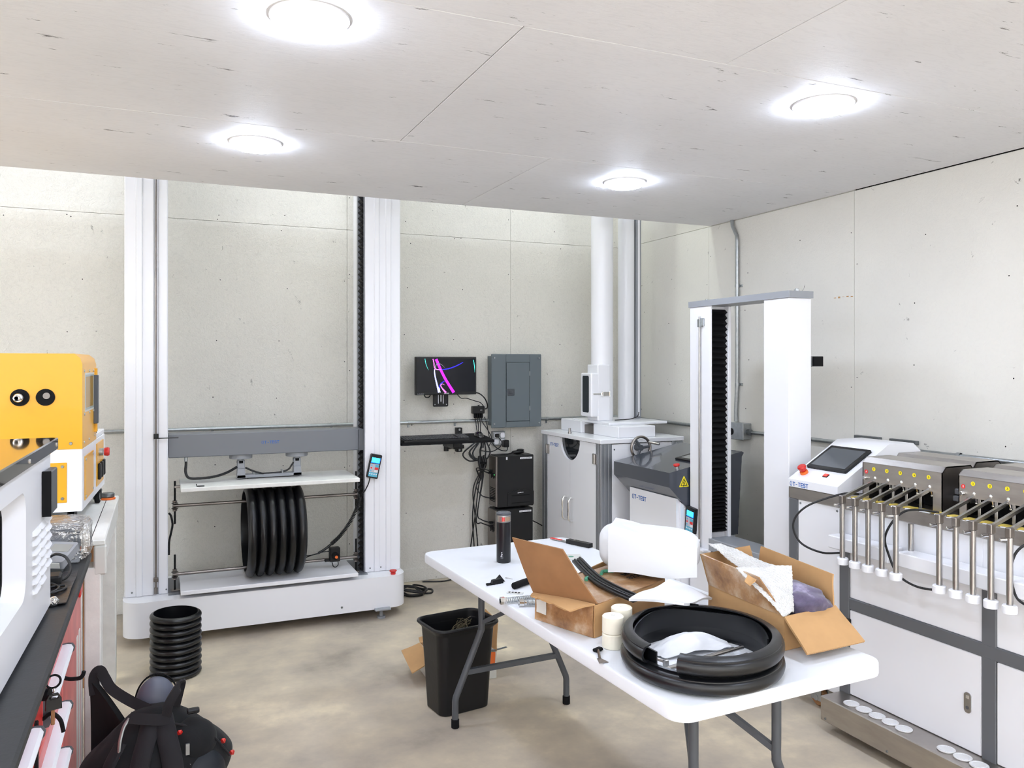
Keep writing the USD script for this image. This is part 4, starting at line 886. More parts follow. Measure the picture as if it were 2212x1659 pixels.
# second row behind: tubes in shadow
# cables
t.part('cable', tube([(2.80, 2.60, 1.02), (2.72, 2.62, 1.022), (2.62, 2.72, .96), (2.585, 2.765, .88), (2.60, 2.74, .80), (2.64, 2.66, .768), (2.655, 2.56, .785)], .0045), 'wire_black')
t.part('cable', tube([(2.77, 2.18, 1.012), (2.735, 2.22, 1.018), (2.70, 2.27, 1.01), (2.665, 2.30, .97), (2.64, 2.32, .90), (2.65, 2.31, .83), (2.63, 2.25, .77), (2.63, 2.17, .745), (2.64, 2.08, .75)], .0045), 'wire_black')
t.part('cable', tube([(2.77, 1.72, 1.0), (2.70, 1.80, .97), (2.665, 1.82, .90), (2.66, 1.80, .80), (2.67, 1.74, .77)], .0045), 'wire_black')
# control box
prof = [(FX - .004, 1.008), (FX - .004, 1.044), (2.998, 1.186), (3.058, 1.221), (3.215, 1.221), (3.262, 1.185), (3.262, 1.008)]
cb = t.part('control_box', prism(prof, (0, 2.970, 0), (1, 0, 0), (0, 0, 1), .304), 'white_paint')
s1 = V(2.998 - (FX - .004), 0, 1.186 - 1.044); L1 = np.linalg.norm(s1); s1 /= L1; sn1 = np.cross(s1, V(0, 1, 0)); sn1 = V(-s1[2], 0, s1[0])
def onbox(a, y, c=0): return V(FX - .004, y, 1.044) + s1 * a + sn1 * c
cb.part('touch_screen_frame', prism(rrect(0, 0, .185, .238, .006), onbox(.100, 2.702), s1, (0, 1, 0), .012), 'black_plastic')
cb.part('touch_screen', prism(rrect(0, 0, .150, .205, .003), onbox(.117, 2.719, .0118), s1, (0, 1, 0), .001), 'screen_off', 'blank grey screen')
eb = onbox(.058, 2.918)
cb.part('button_collar', cyl(eb, eb + sn1 * .012, .019, n=20), 'orange')
cb.part('emergency_button', lathe([(0, .040), (.018, .040), (.021, .034), (.018, .024), (.012, .012), (0, .012)], eb, sn1, 26), 'red_plastic', 'red mushroom button')
cb.part('rocker_switch', prism(rrect(0, 0, .022, .026, .002), onbox(.052, 2.775), s1, (0, 1, 0), .004), 'black_plastic')
cb.part('rocker', prism(rrect(0, 0, .016, .020, .001), onbox(.055, 2.778, .004), s1, (0, 1, 0), .003), 'led_red', 'red rocker')
cb.part('maker_mark', logo((FX - .0042, 2.958, 1.013), (0, -1, 0), (0, 0, 1), .019), 'blue_print', 'blue printed maker mark')
# floor tray and casters
tr = t.part('floor_tray', bx(2.628, FX + .05, 0.9, 2.650, .045, .150, .004), 'steel_sheet')
tr.part('tray_rivet', [bolt((2.628, y, .06), (-1, 0, 0), .005, .003) for y in (2.62, 2.3, 2.0)], 'galv_dark')
t.part('floor_skid', bx(2.72, 2.80, .9, 2.50, .0, .045, .002), 'gap_dark')
for y in (2.84,):
    c = t.part('caster', [bx(2.785, 2.845, y - .03, y + .03, .085, .12, .003), bx(2.79, 2.796, y - .03, y + .03, .03, .09, .001), bx(2.834, 2.84, y - .03, y + .03, .03, .09, .001)], 'galvanised')
    c.part('wheel', lathe([(.014, -.016), (.036, -.016), (.042, -.010), (.042, .010), (.036, .016), (.014, .016)], (2.815, y, .0425), (1, 0, 0), 28, closed_prof=True), 'cardboard_dark', 'brown wheel'); c.part('axle', cyl((2.788, y, .0425), (2.842, y, .0425), .015, n=14), 'galvanised')
# white discs lying on the tray
DL = [(2.680, 2.527), (2.681, 2.462), (2.682, 2.396), (2.684, 2.333), (2.683, 2.268), (2.685, 2.084), (2.687, 2.018), (2.686, 1.953)]
first = None
for i, (x, y) in enumerate(DL):
    if i < 5: lab = '%s of five white plastic discs at the far end of the steel tray' % ['farthest', 'second farthest', 'middle', 'second nearest', 'nearest'][i]
    else: lab = '%s of three white plastic discs at the near end of the steel tray' % ['farthest', 'middle', 'nearest'][i - 5]
    if first is None:
        first = thing('plastic_disc', lab, 'disc', (x, y, .150), 'white discs on the steel tray')
        first.part('body', lathe([(0, 0), (.030, 0), (.032, .002), (.032, .004), (.029, .0055), (.027, .0045), (0, .0045)], (x, y, .1502), n=36), 'disc_white')
        first.part('raised_ring', lathe([(.024, .0045), (.024, .0056), (.022, .0056), (.022, .0045)], (x, y, .1502), n=36, closed_prof=True), 'white_satin')
    else: copy_of(first, 'plastic_disc', lab, (x, y, .150))
# ============================================================ left side: red cabinet, white bench, oven, yellow machine
t = thing('drawer_cabinet', 'low red drawer cabinet with white handles and black top', 'cabinet', (-.6, 2.2, 0))
CB = -.268
t.part('body', bx(-1.1, CB - .02, .6, 3.40, .06, .850, .004), 'red_drawer')
t.part('plinth', bx(-1.08, CB - .06, .62, 3.38, 0, .06, .002), 'black_matte')
t.part('countertop', bx(-1.12, -.235, .5, 3.415, .852, .880, .006), 'counter_black')
RP = [(0, -.034), (.010, -.032), (.016, -.022), (.014, -.012), (.0145, -.004), (.022, .004), (.030, .014), (.032, .024), (.026, .034), (.014, .036), (0, .034)]
def rail(y0, y1, z, parent):
    p = parent.part('handle_rail', prism(RP, (CB - .002, y1, z), (1, 0, 0), (0, 0, 1), y1 - y0), 'white_satin')
    cap = [(x + (.004 if x > 0 else 0), y * 1.08) for x, y in RP]
    for yy in (y0, y1 + .004): p.part('end_cap', prism(cap, (CB - .002, yy, z), (1, 0, 0), (0, 0, 1), .004), 'leg_grey')
for y0, y1, z0, z1, zr in ((2.30, 2.78, .640, .846, .710), (1.45, 2.10, .640, .846, .740), (1.60, 2.73, .50, .632, .556), (1.60, 2.73, .36, .492, .42), (1.60, 2.73, .10, .352, .27), (.64, 1.44, .10, .63, .55), (.64, 1.44, .640, .846, .74)):
    d = t.part('drawer', bx(CB - .02, CB, y0, y1, z0, z1, .003), 'red_drawer'); rail(y0 + .02, y1 - .03, zr, d)
t.part('door', bx(CB - .02, CB - .002, 2.79, 3.39, .07, .846, .003), 'red_drawer')
t.part('door_stile', bx(CB - .012, CB + .001, 3.22, 3.25, .08, .62, .002), 'chalk'); t.part('door_stile', bx(CB - .012, CB + .001, 3.30, 3.335, .08, .62, .002), 'chalk')
t.part('lock_plate', bx(CB, CB + .003, 2.12, 2.28, .66, .84, .002), 'film_red')
t.part('lock_bar', bx(CB, CB + .01, 2.135, 2.155, .56, .76, .002), 'black_matte')
t.part('hook', tube([(CB, 2.72, .66), (CB + .02, 2.715, .652), (CB + .048, 2.70, .655), (CB + .058, 2.695, .663), (CB + .062, 2.694, .676)], .006), 'black_matte')
t.part('hook', tube([(CB, 2.31, .70), (CB + .02, 2.30, .715), (CB + .040, 2.29, .70), (CB + .048, 2.285, .67)], .005), 'black_matte')
t.part('red_tab', bx(CB - .002, CB + .005, 3.30, 3.39, .74, .815, .002), 'film_red')
k = thing('key_ring', 'black fobbed key on a ring hanging from the red cabinet lock', 'keys', (-.22, 2.15, .75))
k.part('ring', lathe([(.015 + .0025 * math.cos(a), .0025 * math.sin(a)) for a in np.linspace(0, 2 * PI, 10, endpoint=False)], (-.228, 2.15, .846), (.25, -1, 0), 24, closed_prof=True), 'black_matte')
k.part('link', [tube([(-.228, 2.15, .832), (-.226, 2.149, .826), (-.228, 2.148, .820)], .002)], 'chrome')
k.part('fob', prism(Polygon([(-.017, 0), (.017, 0), (.016, .025), (.010, .036), (-.010, .036), (-.016, .025)]).difference(rrect(-.010, .024, .010, .032, .003)), (-.228, 2.146, .784), (1, .3, 0), (0, 0, 1), .009), 'black_plastic')
k.part('key_blade', bx(-.232, -.224, 2.140, 2.143, .748, .784, .001), 'cardboard_dark', 'brass key blade')
k.part('lock_barrel', cyl((CB + .003, 2.165, .815), (-.236, 2.155, .815), .014, n=16), 'black_matte')

t = thing('work_bench', 'white painted wooden bench against the left side', 'bench', (-.6, 3.9, 0))
t.part('top', [bx(-1.2, -.19, 3.425, 4.545, .898, .920, .004)], 'white_wood')
t.part('top_seam', bx(-.242, -.239, 3.43, 4.54, .9185, .9204, .0002), 'gap_dark')
t.part('apron', bx(-.225, -.193, 3.46, 4.53, .815, .897, .003), 'white_wood')
t.part('apron', bx(-1.15, -.23, 4.505, 4.535, .815, .897, .003), 'white_wood')
t.part('end_block', bx(-.230, -.186, 3.424, 3.46, .785, .897, .006), 'chalk')
t.part('leg', bx(-.285, -.20, 4.44, 4.53, 0, .815, .004), 'white_wood')
t.part('leg', bx(-.262, -.205, 3.425, 3.54, .0, .815, .004), 'white_wood')
t.part('leg', bx(-.285, -.268, 3.425, 3.45, .0, .815, .002), 'white_wood')
t.part('inner_panel', bx(-.9, -.26, 4.30, 4.32, .05, .815, .002), 'cardboard_dark', 'brown board between the legs')
t.part('leg', bx(-1.15, -1.06, 4.42, 4.53, 0, .815, .004), 'white_wood'); t.part('leg', bx(-1.15, -1.06, 3.43, 3.52, 0, .815, .004), 'white_wood')

# white oven in the foreground; local axes: origin at its far right bottom corner
ox = thing('lab_oven', 'white lab oven with rounded window and glossy black top', 'oven', (-.290, 2.662, .880), rz=-1.5, local=True)
OW, OL, OH = .62, 1.05, .452
face = sbox(-OL, .014, 0, OH)
rec = rrect(-1.0, .135, -.385, .400, .055, 8)
ox.part('housing', join(prism(face.difference(rec), (-.05, 0, 0), (0, 1, 0), (0, 0, 1), .05), bx(-OW, -.05, -OL, 0, .014, OH, .002)), 'white_paint')
fr_ = rec.difference(rrect(-.95, .165, -.61, .365, .03, 8))
ring_o = np.array(rrect(-1.0, .135, -.385, .400, .055, 8).exterior.coords)[:-1]; ring_i = np.array(rrect(-.975, .155, -.435, .375, .045, 8).exterior.coords)[:-1]
ox.part('door_recess', loft([np.c_[np.zeros(len(ring_o)), ring_o], np.c_[np.full(len(ring_i), -.045), ring_i]], caps=False), 'white_satin')
ox.part('window_glass', prism(rrect(-.975, .155, -.435, .375, .045, 8), (-.047, 0, 0), (0, 1, 0), (0, 0, 1), .002), 'glass_dark', 'dark window glass')
ox.part('window_gasket', prism(rrect(-.975, .155, -.435, .375, .045, 8).difference(rrect(-.965, .165, -.447, .365, .037, 8)), (-.045, 0, 0), (0, 1, 0), (0, 0, 1), .004), 'black_matte')
ox.part('top_plate', bx(-OW - .006, .007, -OL - .006, .104, OH, OH + .036, .003), 'black_gloss', 'glossy black overhanging top')
ox.part('top_screw', [bolt((.007, y, OH + .018), (1, 0, 0), .006, .003) for y in (.065, -.38)], 'chrome')
for i in range(3):
    for j in range(7):
        y = -.250 + .0955 * i; z = .118 + .0248 * j
        if i == 2 and j == 0: continue
        ox.part('louvre', hull([(0, y - .044, z), (0, y + .044, z), (0, y - .044, z + .013), (0, y + .044, z + .013), (.009, y - .034, z + .001), (.009, y + .034, z + .001), (.008, y - .034, z + .004), (.008, y + .034, z + .004)]), 'white_paint')
ox.part('handle', bx(.001, .022, -.150, -.030, .295, .415, .003), 'leg_grey', 'dark grey pull handle')
ox.part('handle_edge', bx(.001, .023, -.154, -.149, .293, .417, .001), 'black_matte')
ox.part('rocker_switch', prism([(0, .335), (.016, .350), (.014, .362), (0, .372)], (0, -.004, 0), (1, 0, 0), (0, 0, 1), .018), 'red_plastic', 'red rocker switch')
for x, y in ((-.03, -.03), (-OW + .03, -.03), (-.03, -OL + .03)): ox.part('foot', cyl((x, y, 0), (x, y, .015), .016, n=14), 'black_matte')
solo('foil_scrap', 'crumpled silver foil scrap at the oven foot', 'foil', blob((-.285, 2.69, .893), (.013, .018, .013), lambda v: v * (1 + .25 * noise(v, 3, 2))[:, None]), 'chrome', smooth=False)

# yellow moulding machine on the white bench; local axes: origin at its near right bottom corner
ym_ = thing('moulding_machine', 'yellow and white plastics machine with a steel hopper, on casters', 'machine', (-.290, 3.714, .920), rz=-2.6, local=True)
ym_.part('base', bx(-.75, 0, 0, .80, .066, .322, .003), 'white_paint')
ym_.part('raised_deck', bx(-.75, -.002, .46, .80, .322, .345, .003), 'white_paint')
body = Polygon([(0, 0), (.46, 0), (.46, .335), (.445, .368), (.41, .388), (0, .388)])
g = rrect(-.75, 0, 0, .39, .0, 4)
front = Polygon([(-.75, 0), (0, 0), (0, .345), (-.008, .372), (-.030, .39), (-.75, .39)])
ym_.part('yellow_housing', prism(front, (0, .46, .322), (1, 0, 0), (0, 0, 1), .46), 'yellow_paint')
ym_.part('housing_screw', [bolt((x, 0, z), (0, -1, 0), .007, .004) for x, z in ((-.042, .345),)] + [bolt((0, y, z), (1, 0, 0), .006, .003) for y, z in ((.05, .345), (.2, .345), (.4, .345), (.06, .46), (.22, .46), (.36, .46), (.06, .64), (.22, .64), (.36, .64))], 'galvanised')
ym_.part('side_window', bx(-.001, .002, .08, .36, .475, .625, .001), 'clear_pane', 'clear side window')
ym_.part('window_frame', prism(sbox(.07, .468, .37, .632).difference(sbox(.09, .484, .35, .616)), (0, 0, 0), (0, 1, 0), (0, 0, 1), .0016), 'chalk')
for i, x in enumerate((-.222, -.132)):
    p = ym_.part('round_port', cyl((x, 0, .535), (x, -.004, .535), .034, n=32), 'black_matte')
    if i == 0: p.part('nozzle', [lathe([(.006, .0), (.017, .0), (.018, .03), (.015, .034), (.012, .034), (.012, .062), (.007, .064), (.006, .05)], (x, -.004, .535), (0, -1, 0), 24, closed_prof=True)], 'chrome', 'chrome nozzle sticking out')
    else: p.part('shaft_end', cyl((x + .004, -.004, .541), (x + .004, -.008, .541), .013, n=20), 'steel_dark')
ym_.part('front_cover', bx(-.16, -.056, -.003, 0, .105, .268, .002), 'yellow_paint', 'yellow cover plate on the front')
ym_.part('cover_screw', [bolt((-.072, -.003, z), (0, -1, 0), .007, .004) for z in (.122, .252)], 'galvanised')
ym_.part('side_cover', bx(0, .003, .06, .34, .10, .285, .002), 'yellow_paint', 'yellow cover plate on the side')
ym_.part('side_cover_screw', [bolt((.003, y, z), (1, 0, 0), .006, .003) for y in (.08, .32) for z in (.115, .27)], 'galvanised')
ym_.part('control_panel', bx(0, .004, .46, .72, .10, .30, .002), 'yellow_paint', 'yellow control panel on the side')
ym_.part('emergency_button', [cyl((.004, .53, .255), (.022, .53, .255), .017, n=18)], 'galvanised'); ym_.part('button_cap', lathe([(0, .045), (.018, .044), (.021, .036), (.018, .022), (0, .022)], (.004, .53, .255), (1, 0, 0), 24), 'red_plastic', 'red mushroom button')
for y in (.50, .585, .67): ym_.part('switch', bx(.004, .016, y - .02, y + .02, .13, .205, .003), 'black_plastic')
ym_.part('controller_box', bx(-.02, .018, .36, .40, .40, .62, .003), 'leg_grey'); ym_.part('controller_frame', bx(-.004, .010, .395, .425, .36, .65, .002), 'yellow_paint')
ym_.part('motor_cap', cyl((-.05, .53, .345), (-.05, .53, .42), .045, n=24), 'black_plastic')
ym_.part('hopper', lathe([(.02, .388), (.05, .40), (.150, .46), (.150, .495), (.158, .497), (.158, .501), (.148, .501), (.148, .462), (.05, .405), (.02, .392)], (-.19, .24, -.075 + .0), n=48), 'chrome', 'polished steel hopper')
for x, y in ((-.012, .62), (-.05, .10), (-.70, .70), (-.70, .10)):
    c = ym_.part('caster', [bx(x - .018, x + .018, y - .022, y + .022, .054, .066, .002), bx(x - .017, x - .013, y - .014, y + .014, .02, .058, .001), bx(x + .013, x + .017, y - .014, y + .014, .02, .058, .001)], 'black_plastic')
    c.part('wheel', lathe([(.01, -.011), (.030, -.011), (.033, -.006), (.033, .006), (.030, .011), (.01, .011)], (x, y, .0335), (1, 0, 0), 28, closed_prof=True), 'black_matte'); c.part('wheel_hub', cyl((x - .0125, y, .0335), (x + .0125, y, .0335), .020, n=18), 'chalk')
solo('tape_roll', 'grey and orange tape roll on the bench end behind the caster', 'tape', [cyl((-.235, 4.43, .920), (-.235, 4.43, .930), .035, n=24, bev=.003)], 'orange')
solo('grey_lid', 'grey round lid stacked on the orange roll at the bench end', 'lid', cyl((-.235, 4.435, .930), (-.235, 4.435, .952), .030, n=20, bev=.004), 'galv_dark')

# wrapped box, device, mat
t = thing('wrapped_box', 'grey box wrapped in clear plastic film at the bench corner', 'box', (-.40, 3.31, .88))
t.part('box', bx(-.55, -.262, 3.235, 3.41, .8805, 1.02, .004), 'grey_light')
t.part('lid_edge', bx(-.553, -.259, 3.232, 3.413, .988, .993, .001), 'leg_grey')
def film(v):
    q = np.sign(v) * np.abs(v) ** .35; q = q / np.maximum(1, np.abs(q).max(1, keepdims=True)) if False else q
    return q * (1 + .07 * noise(v, 5, 4) + .05 * noise(v, 14, 5))[:, None]
t.part('plastic_film', blob((-.400, 3.322, .957), (.162, .090, .070), film, 5), 'wrap_film', 'crumpled clear plastic film', smooth=False)
t.part('orange_label', bx(-.2615, -.2605, 3.27, 3.29, .915, .93, .0002), 'orange')
t = thing('plastic_mat', 'wrinkled black plastic sheet lying on the cabinet top', 'mat', (-.45, 2.95, .88))
t.part('sheet', sheet(lambda a, b: (-.80 + .548 * a, 2.68 + .395 * b, .887 + .004 * float(noise([[a * 3, b * 3, 0]], 2.0, 3)[0]) + .003 * math.sin(9 * b + 4 * a)), 40, 40, .003), 'mat_black')
t = thing('handheld_meter', 'light grey handheld meter with a cable on the cabinet top', 'meter', (-.33, 3.15, .89))
a = math.radians(25)
o, xd, yd = V(-.385, 3.10, .905), V(math.cos(-.35), math.sin(-.35), -.05), V(.22, .55, .22); xd /= np.linalg.norm(xd); yd -= xd * (yd @ xd); yd /= np.linalg.norm(yd)
t.part('case', prism(rrect(0, 0, .095, .12, .008), o, xd, yd, .028), 'grey_light')
t.part('display', prism(rrect(.02, .06, .085, .105, .003), o + np.cross(xd, yd) * .028, xd, yd, .001), 'screen_pale')
t.part('front_stripe', prism(rrect(.01, -.003, .085, .010, .002), o + np.cross(xd, yd) * .005, xd, yd, .02), 'chalk')
t.part('cable', tube([(-.34, 3.09, .94), (-.315, 3.06, .955), (-.285, 3.04, .945), (-.268, 3.0, .915), (-.28, 2.95, .897), (-.32, 2.93, .895)], .0045), 'wire_black')
t.part('stand_block', bx(-.40, -.30, 3.09, 3.17, .881, .905, .004), 'galv_dark')
t = thing('power_brick', 'dark power brick with loops of cable behind the oven corner', 'power adapter', (-.33, 2.9, .89))
t.part('body', bx(-.375, -.285, 2.87, 2.94, .893, .925, .006), 'black_plastic')
t.part('cable', tube([(-.31, 2.87, .905), (-.285, 2.83, .90), (-.30, 2.79, .897), (-.34, 2.80, .897), (-.31, 2.84, .90), (-.27, 2.85, .898), (-.275, 2.80, .897), (-.33, 2.76, .896)], .004), 'wire_black')

# ============================================================ backpack on the floor
B0 = V(-.005, 3.02, 0)
t = thing('backpack', 'stuffed black backpack with red zip pulls on the floor', 'backpack', tuple(B0))
def bag(v):
    q = v.copy(); up = np.clip(q[:, 2], -1, 1)
    r = 1 - .28 * np.clip(up, 0, 1) ** 1.6
    q[:, 0] *= r * (1 + .06 * np.sin(6 * v[:, 2] + 2 * v[:, 1])); q[:, 1] *= r
    q[:, 0] += .10 * np.clip(up, 0, 1) * -1 * .6 + .03 * np.sin(2.2 * v[:, 2]) * (v[:, 0] > 0)
    q *= (1 + .05 * noise(v, 1.6, 1) + .022 * noise(v, 5, 2))[:, None]
    q[:, 2] = np.maximum(q[:, 2], -.83)
    return q
body = blob(B0 + V(0, 0, .185), (.232, .19, .222), bag, 5)
t.part('main_bag', body, 'fabric_black')
def onbag(ax, az, push=0.0):
    """a point on the bag's surface, from angles: ax left(-)/right(+) around the front, az upward"""
    d = V(math.sin(ax) * math.cos(az), -math.cos(ax) * math.cos(az), math.sin(az)); q = bag(d[None])[0]
    return B0 + V(0, 0, .185) + q * (1 + push) * V(.232, .19, .222)
def band(pts, w, th, m, name, push=.0):
    p = spline([onbag(a, b, push) for a, b in pts], 8); c0 = B0 + V(0, 0, .17)
    rings = []
    tg = np.gradient(p, axis=0); tg /= np.linalg.norm(tg, axis=1, keepdims=True)
    for q, tt in zip(p, tg):
        nn = q - c0; nn /= np.linalg.norm(nn); s = np.cross(tt, nn); s /= np.linalg.norm(s); nn = np.cross(s, tt)
        rings.append(np.array([q + s * w * .5 * math.cos(a) + nn * th * math.sin(a) * (1 if math.sin(a) > 0 else .6) for a in np.linspace(0, 2 * PI, 14, endpoint=False)]))
    t.part(name, loft(rings), m)
band([(-.10, 1.18), (-.16, .85), (-.22, .5), (-.28, .1), (-.30, -.25)], .062, .018, 'fabric_strap', 'shoulder_strap', .02)
band([(.30, 1.15), (.22, .85), (.20, .5), (.24, .1), (.30, -.25)], .066, .018, 'fabric_strap', 'shoulder_strap', .02)
band([(-.75, .75), (-.72, .4), (-.72, .0), (-.72, -.3)], .05, .012, 'fabric_strap', 'side_seam', .005)
pk = lambda v: np.c_[v[:, 0], v[:, 1], v[:, 2]] * (1 + .06 * noise(v, 2.2, 6))[:, None]
t.part('outer_pocket', blob(B0 + V(.115, -.075, .165), (.098, .105, .135), pk, 4), 'fabric_blue', 'dark blue glossy pocket panel')
t.part('upper_pocket', blob(B0 + V(.10, -.06, .295), (.085, .085, .075), pk, 4), 'fabric_black')
zp = spline([onbag(.25, 1.0, .02), onbag(.65, .85, .05), onbag(.95, .55, .08), onbag(1.15, .2, .06)], 8)
t.part('zip_line', sweep(zp, circ(.004, 6)), 'fabric_strap')
for P_ in (V(.085, 2.871, .31), V(.088, 2.866, .245), V(.145, 2.846, .205)):
    t.part('zip_pull', hull([P_ + V(a, b2, c) for a in (-.006, .006) for b2 in (-.004, .003) for c in (-.018, .018)]), 'galvanised')
for P_ in (onbag(1.15, .42, .05), onbag(1.25, .20, .05), V(.062, 2.905, .355)):
    t.part('red_zip_tab', hull([P_ + V(a, b2, c) for a, b2, c in ((-.005, -.004, .010), (.005, -.004, .010), (-.009, 0, .002), (.009, 0, .002), (-.006, .003, -.011), (.006, .003, -.011), (0, -.008, 0))]), 'red_plastic', 'red zip tab')
t.part('carabiner', [tube([(-.092, 2.94, .415), (-.108, 2.925, .395), (-.118, 2.91, .36), (-.122, 2.905, .32)], .006)], 'galvanised'); t.part('carabiner_tip', tube([(-.122, 2.905, .322), (-.124, 2.902, .29), (-.122, 2.905, .265)], .0062), 'film_red')
t.part('top_handle', sweep(spline([(.02, 2.93, .405), (.03, 2.93, .45), (.055, 2.95, .485), (.068, 3.0, .49), (.062, 3.02, .45), (.05, 3.02, .40)], 6), rect(.030, .008), up=(0, 1, .2)), 'fabric_strap')
t.part('side_flap', sheet(lambda a, b: (-.215 + .10 * a + .045 * (1 - b) * a, 3.11 - .05 * a + .03 * math.sin(3 * b), .12 + (.38 - .14 * a ** 1.2) * b + 0.0), 12, 14, .018), 'fabric_black')
t.part('side_loop', sweep(spline([(-.205, 3.11, .45), (-.207, 3.11, .51), (-.190, 3.11, .53), (-.174, 3.11, .50), (-.15, 3.09, .465), (-.09, 3.06, .425), (-.03, 3.02, .40)], 6), rect(.034, .008), up=(.2, -1, .3)), 'fabric_strap')
t.part('buckle', bx(.085, .125, 2.94, 2.965, .395, .41, .004), 'black_plastic')
t.part('lid_fold', sweep(spline([(-.09, 2.94, .418), (-.05, 2.93, .41), (.0, 2.925, .40), (.03, 2.93, .395)], 6), rect(.035, .012), up=(0, -1, .5)), 'fabric_strap')
t = thing('headset_case', 'smooth grey rounded case sticking up out of the backpack', 'case', (.0, 3.1, .38))
t.part('shell', blob((-.012, 3.10, .395), (.067, .055, .088), None, 4), 'dome_grey')
t.part('seam', lathe([(.069 + .004 * math.cos(q), .004 * math.sin(q)) for q in np.linspace(0, 2 * PI, 8, endpoint=False)], (0, 0, 0), (0, 1, 0), 40, closed_prof=True) and xf(lathe([(1.03 + .04 * math.cos(q), .05 * math.sin(q)) for q in np.linspace(0, 2 * PI, 8, endpoint=False)], (0, 0, 0), (0, 1, 0), 40, closed_prof=True), (-.010, 3.115, .398), (.067, 0, 0), (0, .06, 0), (0, 0, .088)), 'black_matte')
# ============================================================ folding table; local axes along its length
TB = (1.495, 2.575); TA = 2.5
ca, sa = math.cos(math.radians(TA)), math.sin(math.radians(TA))
def tw(a, b, z): return V(TB[0] + ca * a - sa * b, TB[1] + sa * a + ca * b, z)
t = thing('folding_table', 'long white plastic folding table with grey bent legs', 'table', (*TB, 0), rz=TA, local=True)
HL, HW_ = .925, .372
def plate(inset, z): return np.c_[np.array(rrect(-HW_ + inset, -HL + inset, HW_ - inset, HL - inset, .055 - inset, 8).exterior.coords)[:-1], np.full(len(rrect(0, 0, 1, 1, .1, 8).exterior.coords) - 1, z)]
t.part('tabletop', loft([plate(.012, .697), plate(.002, .700), plate(0, .706), plate(0, .733), plate(.003, .738), plate(.010, .740)]), 'table_white')
t.part('under_frame', [bx(-HW_ + .06, -HW_ + .085, -HL + .1, HL - .1, .668, .698, .002), bx(HW_ - .085, HW_ - .06, -HL + .1, HL - .1, .668, .698, .002)], 'leg_grey')
for s in (-1, 1):
    y = .745 if s > 0 else -.715
    for q in (-1, 1):
        l = t.part('leg', tube([(q * .155, y, .690), (q * .155, y, .50), (q * .155, y, .42), (q * .166, y, .385), (q * .262, y, .165), (q * .278, y, .125), (q * .280, y, .09), (q * .280, y, .0)], .0145, 12, k=5), 'leg_grey')
        l.part('foot_cap', cyl((q * .28, y, 0), (q * .28, y, .038), .0175, n=14, bev=.002), 'black_matte')
    t.part('cross_bar', sweep([(-.235, y, .235), (.235, y, .235)], rect(.022, .022), up=(0, 0, 1)), 'leg_grey')
    t.part('brace', sweep([(-.155, y, .44), (.0, y - s * .25, .60)], rect(.018, .018), up=(0, 0, 1)), 'leg_grey'); t.part('brace', sweep([(.155, y, .44), (.0, y - s * .25, .60)], rect(.018, .018), up=(0, 0, 1)), 'leg_grey')
    t.part('brace_bar', sweep([(0, y - s * .24, .595), (0, y - s * .5, .685)], rect(.020, .014), up=(0, 0, 1)), 'leg_grey')
    t.part('hinge_bar', cyl((-.30, y, .685), (.30, y, .685), .011, n=10), 'leg_grey')
ZT_ = .740
# thermos
t = thing('thermos', 'tall black steel thermos with a clear-banded lid on the table', 'bottle', (1.352, 3.165, ZT_))
t.part('body', lathe([(0, 0), (.028, 0), (.0305, .003), (.0305, .170), (.029, .173), (0, .173)], (1.352, 3.165, ZT_), n=40), 'thermos_black')
t.part('lid_band', lathe([(.0298, .174), (.0308, .176), (.0308, .200), (.0298, .202), (.02, .202), (.02, .174)], (1.352, 3.165, ZT_), n=40), 'steel', 'shiny metal lid band')
t.part('lid', lathe([(.030, .2025), (.0315, .205), (.0315, .211), (.028, .2145), (.014, .2145), (.012, .213), (0, .213)], (1.352, 3.165, ZT_), n=40), 'leg_grey')
lz = lambda a, z, r=.0309: V(1.352 + r * math.sin(a), 3.165 - r * math.cos(a), ZT_ + z)
t.part('coloured_label', [hull([lz(a + da, z, rr) for da in (0, w) for z in (.179, .196) for rr in (.0302, .0311)]) for a, w in ((-.62, .18), (-.40, .14))], 'dot_red'); t.part('label_bars', [hull([lz(a + da, z, rr) for da in (0, .06) for z in (.179, .196) for rr in (.0302, .0311)]) for a in (-.2, -.05, .1, .25, .4, .6)], 'cardboard')
pm = lambda a, z0, z1, w: hull([lz(a + da, z, rr) for da in (0, w) for z in (z0, z1) for rr in (.0302, .0309)])
t.part('base_print', [pm(-.74, .0445, .047, .16), pm(-.70, .0405, .0425, .10), pm(-.78, .0345, .037, .20), pm(-.62, .037, .040, .07), pm(-.82, .028, .032, .08), pm(-.68, .028, .032, .10), pm(-.82, .0225, .0245, .34)], 'white_print', 'small white print near the base')
# keys, strap, tag
k = thing('car_keys', 'bunch of black keys near the table edge, by the cardboard flap', 'keys', (1.21, 2.86, ZT_))
k.part('fob', hull([(1.19 + a, 2.86 + b2, ZT_ + c) for a, b2, c in ((-.02, -.012, 0), (.03, -.004, 0), (.03, .018, 0), (-.02, .012, 0), (-.016, -.008, .016), (.026, -.002, .018), (.026, .014, .018), (-.016, .008, .016))]), 'black_plastic')
k.part('second_fob', hull([(1.215 + a, 2.885 + b2, ZT_ + c) for a, b2, c in ((-.02, -.01, .0), (.02, -.01, .0), (.02, .012, .0), (-.02, .012, .0), (0, 0, .028))]), 'black_plastic')
k.part('key_blade', [bx(1.145, 1.18, 2.845, 2.853, ZT_ + .001, ZT_ + .004, .001), bx(1.15, 1.185, 2.862, 2.868, ZT_ + .001, ZT_ + .004, .001)], 'black_matte')
k.part('ring', lathe([(.014 + .0015 * math.cos(a), .0015 * math.sin(a)) for a in np.linspace(0, 2 * PI, 8, endpoint=False)], (1.248, 2.868, ZT_ + .012), (.3, .2, 1), 20, closed_prof=True), 'chrome')
